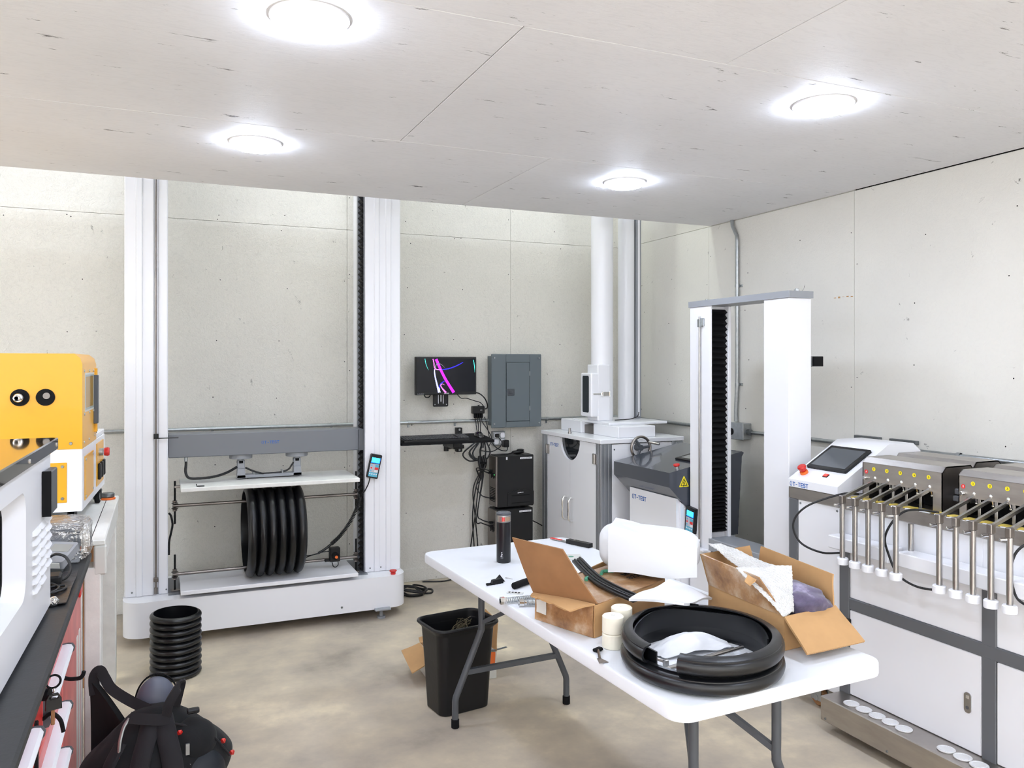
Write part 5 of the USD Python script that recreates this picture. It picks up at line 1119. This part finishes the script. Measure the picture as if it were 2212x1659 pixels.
solo('black_tube', 'short black foam tube lying behind the open cardboard flap', 'tube', tube([(1.222, 2.762, ZT_ + .013), (1.28, 2.792, ZT_ + .014), (1.345, 2.822, ZT_ + .013)], .0125, 12), 'black_matte')
t = thing('paper_tag', 'small printed tag at the left of the cardboard flap', 'tag', (1.20, 2.71, ZT_))
t.part('card', rot(bx(1.175, 1.235, 2.703, 2.723, ZT_ + .001, ZT_ + .003, .0005), -38, (1.205, 2.713, 0)), 'chalk')
t.part('print', [rot(bx(1.180 + .012 * i, 1.188 + .012 * i, 2.707, 2.719, ZT_ + .003, ZT_ + .0034, .0001), -38, (1.205, 2.713, 0)) for i in range(4)], 'black_print')
# braided hoses
for i, (p0, p1, lab) in enumerate((((1.100, 2.606, 0), (1.262, 2.592, 0), 'braided steel hose with a nut end, the one farther from the viewer'), ((1.150, 2.556, 0), (1.260, 2.535, 0), 'braided steel hose with an open end, the one nearer the viewer'))):
    p0, p1 = V(*p0) + V(0, 0, ZT_ + .0135), V(*p1) + V(0, 0, ZT_ + .0135); d = (p1 - p0) / np.linalg.norm(p1 - p0)
    t = thing('braided_hose', lab, 'hose', tuple(p0 - V(0, 0, .0135)), 'braided hoses on the table')
    n = 40; pr = [(.0085 + .0012 * (q % 2), np.linalg.norm(p1 - p0) * (.14 + .86 * q / n)) for q in range(n + 1)]
    t.part('braid', lathe([(0, pr[0][1])] + pr + [(0, pr[-1][1])], p0, d, 14), 'galvanised')
    t.part('nut', lathe([(.009, 0), (.0135, 0), (.0135, .016), (.010, .020), (.010, .026), (.007, .026)], p0, d, 6 if i == 0 else 20, closed_prof=True), 'chrome')
# cardboard box with raised lid flaps
a_ = V(1.145, 2.408); b_ = V(1.232, 2.172); ud = (b_ - a_) / np.linalg.norm(b_ - a_); wd = V(-ud[1], ud[0])
Lb, Wb, Hb = np.linalg.norm(b_ - a_), .37, .105
def bp(a, w, z): q = a_ + ud * a + wd * w; return V(q[0], q[1], ZT_ + z)
def slab4(c, th, dent=.0, seed=1, nu=10, nv=10, ragged=0.0):
    """a card quad c[0..3], solid, slightly wavy"""
    c = [V(*q) for q in c]; r3 = random.Random(seed); ph = [r3.uniform(0, 6) for _ in range(4)]
    nrm = np.cross(c[1] - c[0], c[3] - c[0]); nrm /= np.linalg.norm(nrm)
    def fn(u, v):
        p = (c[0] * (1 - u) + c[1] * u) * (1 - v) + (c[3] * (1 - u) + c[2] * u) * v
        p = p + nrm * dent * (math.sin(3 * u + ph[0]) + .6 * math.sin(5 * v + ph[1]))
        if ragged and v > .99: p = p + (c[3] - c[0]) * ragged * (math.sin(17 * u + ph[2]) + .7 * math.sin(31 * u + ph[3])) * .5
        return p
    return sheet(fn, nu, nv, th)
t = thing('cardboard_box', 'battered taped cardboard box with its lid flap standing up', 'box', (*(a_ + ud * Lb / 2 + wd * Wb / 2), ZT_))
t.part('side_panel', slab4([bp(0, 0, .001), bp(Lb, 0, .001), bp(Lb, -.004, Hb - .004), bp(0, .0, Hb - .03)], .005, .003, 2), 'cardboard_taped', 'creased taped side')
t.part('side_panel', slab4([bp(Lb, 0, .001), bp(Lb, Wb, .001), bp(Lb, Wb, Hb + .005), bp(Lb, 0, Hb - .004)], .005, .002, 3), 'cardboard')
t.part('side_panel', slab4([bp(0, Wb, .001), bp(Lb, Wb, .001), bp(Lb, Wb, Hb + .02), bp(0, Wb, Hb + .02)], .005, .002, 4), 'cardboard')
t.part('side_panel', slab4([bp(0, 0, .001), bp(0, Wb, .001), bp(0, Wb, Hb + .03), bp(0, 0, Hb - .02)], .005, .002, 5), 'cardboard')
t.part('bottom', slab4([bp(0, 0, .003), bp(Lb, 0, .003), bp(Lb, Wb, .003), bp(0, Wb, .003)], .004, 0, 6), 'cardboard')
t.part('top_panel', slab4([bp(.035, .085, Hb + .012), bp(Lb + .004, .02, Hb - .002), bp(Lb + .004, Wb, Hb + .012), bp(.03, Wb, Hb + .02)], .005, .003, 7, 16, 16), 'cardboard_taped', 'glossy taped top with print')
t.part('top_print', [text('MPI', .020, bp(Lb * .62, .275, Hb + .019), (wd[0], wd[1], .02), (-ud[0], -ud[1], .05), True), text('8211', .022, bp(Lb * .75, .265, Hb + .016), (wd[0], wd[1], .02), (-ud[0], -ud[1], .05), True)], 'black_print')
t.part('green_print', [tube([bp(.10, .14, Hb + .018), bp(.085, .16, Hb + .019), bp(.10, .19, Hb + .019), bp(.12, .18, Hb + .018)], .006, 6), tube([bp(.09, .23, Hb + .021), bp(.075, .26, Hb + .022), bp(.095, .29, Hb + .022)], .006, 6)], 'teal_print')
A1, B1 = bp(-.01, .005, Hb - .022), bp(Lb + .002, .012, Hb - .002)
t.part('lid_flap', slab4([A1, B1, V(1.168, 2.265, 1.000), V(1.092, 2.478, 1.004)], .005, .003, 8), 'cardboard_dark', 'brown lid flap standing upright')
t.part('side_flap', slab4([bp(-.01, .003, Hb - .018), bp(Lb + .002, .003, Hb - .002), bp(Lb - .035, -.075, Hb - .016), bp(.03, -.055, Hb - .006)], .005, .003, 9, 24, 8, .12), 'cardboard', 'torn flap folded outwards')
t.part('paper_label', slab4([bp(.01, -.007, .03), bp(.055, -.008, .028), bp(.055, -.008, .078), bp(.01, -.007, .070)], .001, .001, 10), 'chalk')
# black gasket strips
gp = spline([(1.392, 2.575, .872), (1.345, 2.43, .868), (1.325, 2.30, .866), (1.315, 2.20, .862), (1.345, 2.06, .868)], 10)
gprof = np.array([(-.010, -.006), (.010, -.006), (.011, .001), (.004, .003), (.003, .007), (-.003, .007), (-.004, .003), (-.011, .001)])
gp2 = spline([(1.415, 2.60, .873), (1.375, 2.45, .872), (1.352, 2.33, .870), (1.355, 2.22, .866), (1.375, 2.13, .859)], 10)
t = thing('rubber_gasket', 'curved black rubber gasket strip lying across the taped box', 'gasket', (1.37, 2.3, .86))
t.part('upper_strip', sweep(gp2, gprof * 1.05, up=(0, 0, 1)), 'rubber'); t.part('lower_strip', sweep(gp2 + V(-.022, -.004, -.004), gprof, up=(0, 0, 1)), 'rubber')
# white foam
fa, fb = V(1.401, 2.427), V(1.645, 2.219); fd = (fb - fa) / np.linalg.norm(fb - fa); fn_ = V(-fd[1], fd[0]); FLn = np.linalg.norm(fb - fa)
def foam_roll(v):
    q = np.sign(v) * np.abs(v) ** np.array([.42, .75, .62]); q[:, 2] += .0
    q[:, 2] *= 1 - .22 * (q[:, 0] * .5 + .5) * (q[:, 2] > 0)
    return q * (1 + .035 * noise(v, 1.6, 8) + .012 * noise(v, 4, 9))[:, None]
fv, ff = blob((0, 0, 0), (1, 1, 1), foam_roll, 5)
fc = (fa + fb) / 2 + fn_ * .075
fv = V(fc[0], fc[1], .948) + np.outer(fv[:, 0], np.r_[fd, 0]) * (FLn / 2 + .01) + np.outer(fv[:, 1], np.r_[fn_, 0]) * .085 + fv[:, 2:] * V(0, 0, .080)
t = thing('foam_roll', 'thick folded roll of white packing foam on the boxes', 'packing foam', (fc[0], fc[1], .87))
t.part('roll', (fv, ff), 'foam')
def outer(u, v):
    p = fa + fd * (FLn * (.10 + .93 * u)) - fn_ * (.018 + .008 * math.sin(4 * u)) + fn_ * .16 * max(0, v - .6) / .4
    z = .873 + .155 * min(1, v / .6) - .065 * u * min(1, v / .6) + .005 * math.sin(7 * u) + .006 * max(0, v - .6) - .004 * math.sin(9 * v)
    return (p[0], p[1], z)
t.part('outer_sheet', sheet(outer, 24, 24, .005), 'foam')
def low(u, v):
    A, B, C, D = V(1.325, 2.118, .862), V(1.545, 2.225, .870), V(1.672, 2.16, .815), V(1.47, 2.035, .853)
    p = A * (1 - u) * (1 - v) + B * u * (1 - v) + C * u * v + D * (1 - u) * v
    return p + V(0, 0, .012 * math.sin(PI * u) * math.sin(PI * v) + .004 * math.sin(7 * u + 3 * v))
solo('foam_sheet', 'white foam sheet sloping down behind the black ring', 'packing foam', sheet(low, 24, 24, .008), 'foam')
# utility knife, papers
t = thing('utility_knife', 'long red-marked blade with a black handle at the far end of the table', 'knife', (1.76, 3.40, ZT_))
kd = V(1.80 - 1.735, 3.30 - 3.475, 0); kd /= np.linalg.norm(kd); kp = V(1.735, 3.475, ZT_ + .004); kn = V(-kd[1], kd[0], 0)
def kbox(a0, a1, w, z0, z1): return hull([kp + kd * a + kn * s * w + V(0, 0, z) for a in (a0, a1) for s in (-1, 1) for z in (z0, z1)])
t.part('blade', kbox(0, .12, .008, 0, .003), 'steel'); t.part('red_sleeve', kbox(-.002, .065, .0085, .003, .0045), 'dot_red'); t.part('handle', kbox(.11, .25, .014, -.003, .016), 'black_plastic'); t.part('rivet', cyl(kp + kd * .15 + V(0, 0, .016), kp + kd * .15 + V(0, 0, .0175), .005, n=12), 'chrome')
t = thing('paper_card', 'white card with green print behind the raised lid flap', 'card', (1.64, 3.13, ZT_))
t.part('card', rot(bx(1.58, 1.70, 3.08, 3.17, ZT_ + .0005, ZT_ + .003, .0005), -20, (1.64, 3.12, 0)), 'chalk'); t.part('print', cyl((1.655, 3.12, ZT_ + .003), (1.655, 3.12, ZT_ + .0034), .012, n=14), 'teal_print')
# cream rolls
def roll(lab, x, y, z0, z1, r=.0325):
    t = thing('cream_roll', lab, 'roll', (x, y, z0), 'cream rolls beside the taped box')
    t.part('body', lathe([(.006, 0), (r - .003, 0), (r, .003), (r, z1 - z0 - .003), (r - .003, z1 - z0), (.006, z1 - z0)], (x, y, z0), n=40, closed_prof=True), 'cream'); t.part('core', cyl((x, y, z0 + .002), (x, y, z1 - .0015), .006, n=14), 'chalk')
roll('cream cylinder under another, in front of the taped box', 1.2455, 2.080, ZT_, ZT_ + .044)
roll('cream cylinder stacked on top, beside the big black ring', 1.2455, 2.080, ZT_ + .0445, ZT_ + .096)
roll('cream cylinder standing behind the stacked pair', 1.302, 2.123, ZT_, ZT_ + .103)
t = thing('metal_scraper', 'small dark metal scraper lying on the table edge', 'tool', (1.185, 2.03, ZT_))
t.part('blade', hull([(1.152 + a, 1.995 + b2, ZT_ + c) for a, b2 in ((-.012, -.016), (.016, -.020), (.010, .016), (0, .018)) for c in (.0008, .003)]), 'steel_dark'); t.part('shank', tube([(1.157, 2.005, ZT_ + .004), (1.171, 2.035, ZT_ + .006), (1.184, 2.062, ZT_ + .006)], .004), 'steel_dark'); t.part('head', rot(bx(1.170, 1.202, 2.058, 2.076, ZT_ + .001, ZT_ + .010, .003), 20, (1.186, 2.067, 0)), 'black_matte')
# big black ring cut from a ribbed pipe
RC = V(1.408, 1.868, ZT_ + .001)
t = thing('pipe_ring', 'big black ribbed pipe ring, cut open, lying on the table', 'pipe ring', tuple(RC))
def oval(m):
    """the ring has sagged into an oval"""
    v, f = m; v = v.copy(); e = V(.58, .8146); d = v[:, :2] - RC[:2]; v[:, :2] += np.outer(d @ e, e) * .135; v[:, 2] = RC[2] + (v[:, 2] - RC[2]) * .80; return v, f
def hump(z0, h, r0, r1, n=18):
    q = []
    for s in np.linspace(0, 1, n):
        r = r0 + (r1 - r0) * max(0, math.sin(PI * s)) ** .38
        q.append((r - (.0022 if abs(s - .80) < .035 else 0), z0 + h * s))
    return q
lower = [(.186, .0), (.198, 0)] + hump(.002, .056, .203, .227) + [(.205, .064), (.197, .066), (.192, .060), (.186, .045)]
t.part('lower_rib', oval(lathe(lower, RC, n=90, closed_prof=True)), 'hdpe')
o1 = hump(.062, .058, .204, .226, 18) + [(.200, .1215), (.192, .1215)]; i1 = [(q[0] - .006, q[1] + (.004 if q[1] < .09 else -.005)) for q in o1[:18]][::-1]
up_ = o1 + [(.192, .117)] + i1
u0, w0, d0 = frame_of((0, 0, 1)); off = math.atan2(u0[1], u0[0])
t.part('upper_rib', oval(lathe(up_, RC, n=90, a0=math.radians(-143) - off, a1=math.radians(190) - off, closed_prof=True)), 'hdpe')
def liner(u, v):
    a = math.radians(-30 + 225 * u); r = .186 + .004 * math.sin(9 * u); top = .112 + .008 * math.sin(14 * u) - .02 * abs(2 * u - 1) ** 3
    return (RC[0] + r * math.cos(a), RC[1] + r * math.sin(a), RC[2] + .045 + (top - .045) * v)
t.part('inner_liner', oval(sheet(liner, 70, 8, .005)), 'hdpe')
def strip(u, v):
    a = math.radians(55 + 75 * u); r = .196 - .004 * v
    return (RC[0] + r * math.cos(a), RC[1] + r * math.sin(a), RC[2] + .116 + .010 * v + .004 * math.sin(11 * u))
t.part('torn_edge', oval(sheet(strip, 40, 5, .003)), 'hdpe')
# plastic bag and rods inside the ring
def crumple(cx, cy, rx, ry, z, h, seed):
    def fn(u, v):
        x, y = (u - .5) * 2, (v - .5) * 2; n_ = float(noise([[x * 1.8, y * 1.8, seed]], 1.0, seed)[0]); m_ = float(noise([[x * 5, y * 5, seed]], 1.0, seed + 1)[0])
        return (cx + rx * x * (1 - .15 * abs(y)), cy + ry * y * (1 - .12 * abs(x)), z + max(0.003, h * (1 - x * x) * (1 - y * y) + h * .6 * n_ * (1 - abs(x)) + h * .2 * m_))
    return sheet(fn, 26, 26, .002)
solo('plastic_bag', 'crumpled white plastic bag inside the black ring, at its far side', 'bag', crumple(1.445, 1.975, .135, .060, ZT_ + .002, .030, 3), 'foam')
solo('paper_scrap', 'folded white plastic scrap inside the black ring, at its near side', 'scrap', crumple(1.43, 1.735, .065, .034, ZT_ + .004, .022, 5), 'foam')
for i, (x0, y0, x1, y1) in enumerate(((1.250, 1.842, 1.545, 1.895), (1.248, 1.818, 1.560, 1.872), (1.252, 1.790, 1.55, 1.842), (1.262, 1.765, 1.45, 1.798))):
    lab = ['farthest', 'second farthest', 'second nearest', 'nearest and shortest'][i] + ' of four thin steel rods lying inside the ring'
    z = ZT_ + .012 + (.010 if i % 2 else 0)
    t = thing('steel_rod', lab, 'rod', (x0, y0, z), 'thin steel rods inside the ring')
    t.part('shaft', cyl((x0, y0, z), (x1, y1, z), .0055, n=12), 'steel'); t.part('tip', cyl((x0 - .001, y0, z), (x0 + .018, y0 + .0012, z), .0075, n=12), 'chrome')
t = thing('small_clamp', 'small bent metal clamp inside the ring near its cut', 'clamp', (1.275, 1.90, ZT_))
t.part('bar', tube([(1.262, 1.918, ZT_ + .025), (1.28, 1.90, ZT_ + .02), (1.298, 1.888, ZT_ + .014)], .0045), 'steel_dark'); t.part('jaw', bx(1.292, 1.306, 1.876, 1.890, ZT_ + .001, ZT_ + .022, .002), 'steel')
# second cardboard box with bubble wrap
XL, XR = 1.690, 1.912; YN, YF = 1.846, 2.225; ZH = .842
def q2(x, y, z): return V(x + .055 * (y - YN), y + .10 * (x - XL), z)
t = thing('cardboard_box', 'open cardboard box holding bubble wrap and purple cloth at the table end', 'box', (1.80, 2.03, ZT_))
t.part('bottom', slab4([q2(XL, YN, ZT_ + .003), q2(XR, YN, ZT_ + .003), q2(XR, YF, ZT_ + .003), q2(XL, YF, ZT_ + .003)], .004, 0, 20), 'cardboard')
for c0, c1, s in (((XL, YN), (XL, YF), 21), ((XR, YN), (XR, YF), 22), ((XL, YN), (XR, YN), 23), ((XL, YF), (XR, YF), 24)):
    t.part('side_panel', slab4([q2(*c0, ZT_ + .001), q2(*c1, ZT_ + .001), q2(*c1, ZH), q2(*c0, ZH)], .005, .0015, s), 'cardboard')
t.part('side_flap', slab4([q2(XL, YN + .003, ZH), q2(XL, YF - .003, ZH), q2(XL - .035, YF - .01, ZH + .108), q2(XL - .010, YN + .105, ZH + .092)], .005, .003, 25, 18, 10), 'cardboard_taped', 'taped flap with a torn corner')
t.part('torn_corner', slab4([q2(XL - .026, YN + .10, ZH + .090), q2(XL - .030, YN + .135, ZH + .096), q2(XL - .052, YN + .125, ZH + .078), q2(XL - .047, YN + .105, ZH + .070)], .004, .003, 33, 8, 8), 'cardboard')
t.part('side_flap', slab4([q2(XR, YN + .003, ZH), q2(XR, YF - .003, ZH), q2(XR + .012, YF - .01, ZH + .104), q2(XR + .008, YN + .01, ZH + .094)], .005, .003, 26, 18, 10), 'cardboard')
t.part('side_flap', slab4([q2(XL, YF, ZH), q2(XR, YF, ZH), q2(XR - .01, YF + .03, ZH + .10), q2(XL - .02, YF + .025, ZH + .098)], .005, .002, 27), 'cardboard')
t.part('front_flap', slab4([q2(XL, YN - .002, ZH), q2(XR, YN - .002, ZH), q2(XR + .010, YN - .112, ZH - .078), q2(XL - .006, YN - .105, ZH - .075)], .006, .0015, 28), 'cardboard', 'flap folded down over the table')
def wrap_fn(c, seed):
    c = [V(*q) for q in c]
    def fn(u, v):
        p = (c[0] * (1 - u) + c[1] * u) * (1 - v) + (c[3] * (1 - u) + c[2] * u) * v
        n_ = float(noise([[u * 4, v * 4, seed]], 1.0, seed)[0])
        return p + V(-.3, -.5, .8) * (.010 * n_ + .0022 * math.sin(u * 70) * math.sin(v * 70) + .012 * math.sin(PI * v) * math.sin(PI * u))
    return fn
t = thing('bubble_wrap', 'crinkled white bubble wrap spilling out of the open box', 'bubble wrap', (1.76, 1.98, .85))
t.part('front_sheet', sheet(wrap_fn([(1.672, 2.04, .938), (1.848, 1.985, .942), (1.742, 1.862, .845), (1.684, 1.842, .842)], 3), 60, 50, .004), 'bubble')
t.part('rear_sheet', sheet(wrap_fn([(1.742, 2.27, .962), (1.80, 2.26, .955), (1.875, 2.07, .913), (1.752, 2.08, .905)], 6), 40, 50, .004), 'bubble')
def cl2(v):
    q = np.sign(v) * np.abs(v) ** .75; return q * (1 + .32 * noise(v, 1.9, 4) + .12 * noise(v, 5, 5))[:, None]
solo('purple_cloth', 'crumpled dark purple cloth inside the open box', 'cloth', blob((1.832, 1.948, .822), (.080, .085, .060), cl2, 5), 'cloth_purple')

# ============================================================ bin, and the box behind it
t = thing('waste_bin', 'black plastic waste bin with an open rolled rim', 'bin', (1.27, 3.52, 0), rz=8, local=True)
def rr(w, d, r, z, n=8): 
    g = np.array(rrect(-w / 2, -d / 2, w / 2, d / 2, r, n).exterior.coords)[:-1]; return np.c_[g, np.full(len(g), z)]
outer_ = [rr(.240, .17, .035, .0), rr(.252, .182, .040, .004), rr(.262, .195, .042, .10), rr(.288, .222, .046, .36), rr(.300, .236, .05, .375), rr(.326, .262, .055, .388), rr(.334, .270, .058, .394), rr(.330, .266, .057, .400), rr(.312, .248, .052, .402), rr(.296, .230, .046, .392), rr(.258, .190, .04, .10), rr(.236, .166, .033, .012)]
t.part('body', loft(outer_), 'rubber')
r4 = random.Random(5)
t.part('debris', [tube([(-.05 + r4.uniform(-.02, .15), r4.uniform(-.02, .07), .26 + r4.uniform(0, .06)), (.0 + r4.uniform(0, .1), .06 + r4.uniform(0, .03), .32 + r4.uniform(-.02, .04)), (.06 + r4.uniform(-.02, .06), .07 + r4.uniform(0, .02), .34 + r4.uniform(-.03, .04))], .0012, 5, k=4) for _ in range(26)], 'straw', 'tangle of dry fibres', kind='stuff')
t.part('debris_heap', blob((.03, .02, .20), (.11, .075, .09), lambda v: v * (1 + .25 * noise(v, 3, 7))[:, None], 4), 'black_matte')
t = thing('cardboard_box', 'open cardboard box on the floor behind the waste bin', 'box', (1.40, 3.88, 0))
def q3(x, y, z): c, s = math.cos(-.05), math.sin(-.05); return V(1.40 + c * x - s * y, 3.88 + s * x + c * y, z)
A_, B_, C_ = .165, .125, .135
for c0, c1, s, m in (((-A_, -B_), (A_, -B_), 41, 'chalk'), ((-A_, B_), (A_, B_), 42, 'cardboard'), ((-A_, -B_), (-A_, B_), 43, 'chalk'), ((A_, -B_), (A_, B_), 44, 'chalk')):
    t.part('side_panel', slab4([q3(*c0, .001), q3(*c1, .001), q3(*c1, C_), q3(*c0, C_)], .005, .001, s), m)
t.part('bottom', slab4([q3(-A_, -B_, .003), q3(A_, -B_, .003), q3(A_, B_, .003), q3(-A_, B_, .003)], .004, 0, 45), 'cardboard')
t.part('side_flap', slab4([q3(-A_, -B_, C_), q3(-A_, B_, C_), q3(-A_ - .10, B_ - .01, C_ - .025), q3(-A_ - .10, -B_ + .02, C_ - .06)], .005, .002, 46), 'cardboard', 'flap folded out to the left')
t.part('side_flap', slab4([q3(A_, -B_, C_), q3(A_, B_, C_), q3(A_ + .035, B_ + .01, C_ + .135), q3(A_ + .025, -B_ + .05, C_ + .135)], .005, .002, 47), 'cardboard', 'flap standing up on the right')
t.part('side_flap', slab4([q3(-A_, B_, C_), q3(A_, B_, C_), q3(A_, B_ + .03, C_ + .09), q3(-A_, B_ + .03, C_ + .02)], .005, .002, 48), 'cardboard')
t.part('red_print', slab4([q3(A_ - .06, -B_ - .0035, .01), q3(A_ - .045, -B_ - .0035, .01), q3(A_ - .045, -B_ - .0035, .11), q3(A_ - .06, -B_ - .0035, .11)], .001, 0, 49, 3, 3), 'film_red')
t.part('tape_strip', slab4([q3(A_ - .03, -B_ - .006, C_ + .004), q3(A_ + .06, -B_ - .002, C_ + .012), q3(A_ + .06, -B_ + .012, C_ + .014), q3(A_ - .03, -B_ + .01, C_ + .006)], .0015, .002, 50), 'galv_dark')
solo('orange_sheet', 'small orange sheet tucked into the floor box', 'sheet', slab4([q3(A_ - .07, -B_ - .012, .06), q3(A_ - .01, -B_ - .014, .055), q3(A_ - .005, -B_ - .006, .135), q3(A_ - .065, -B_ - .006, .140)], .002, .002, 51), 'orange')
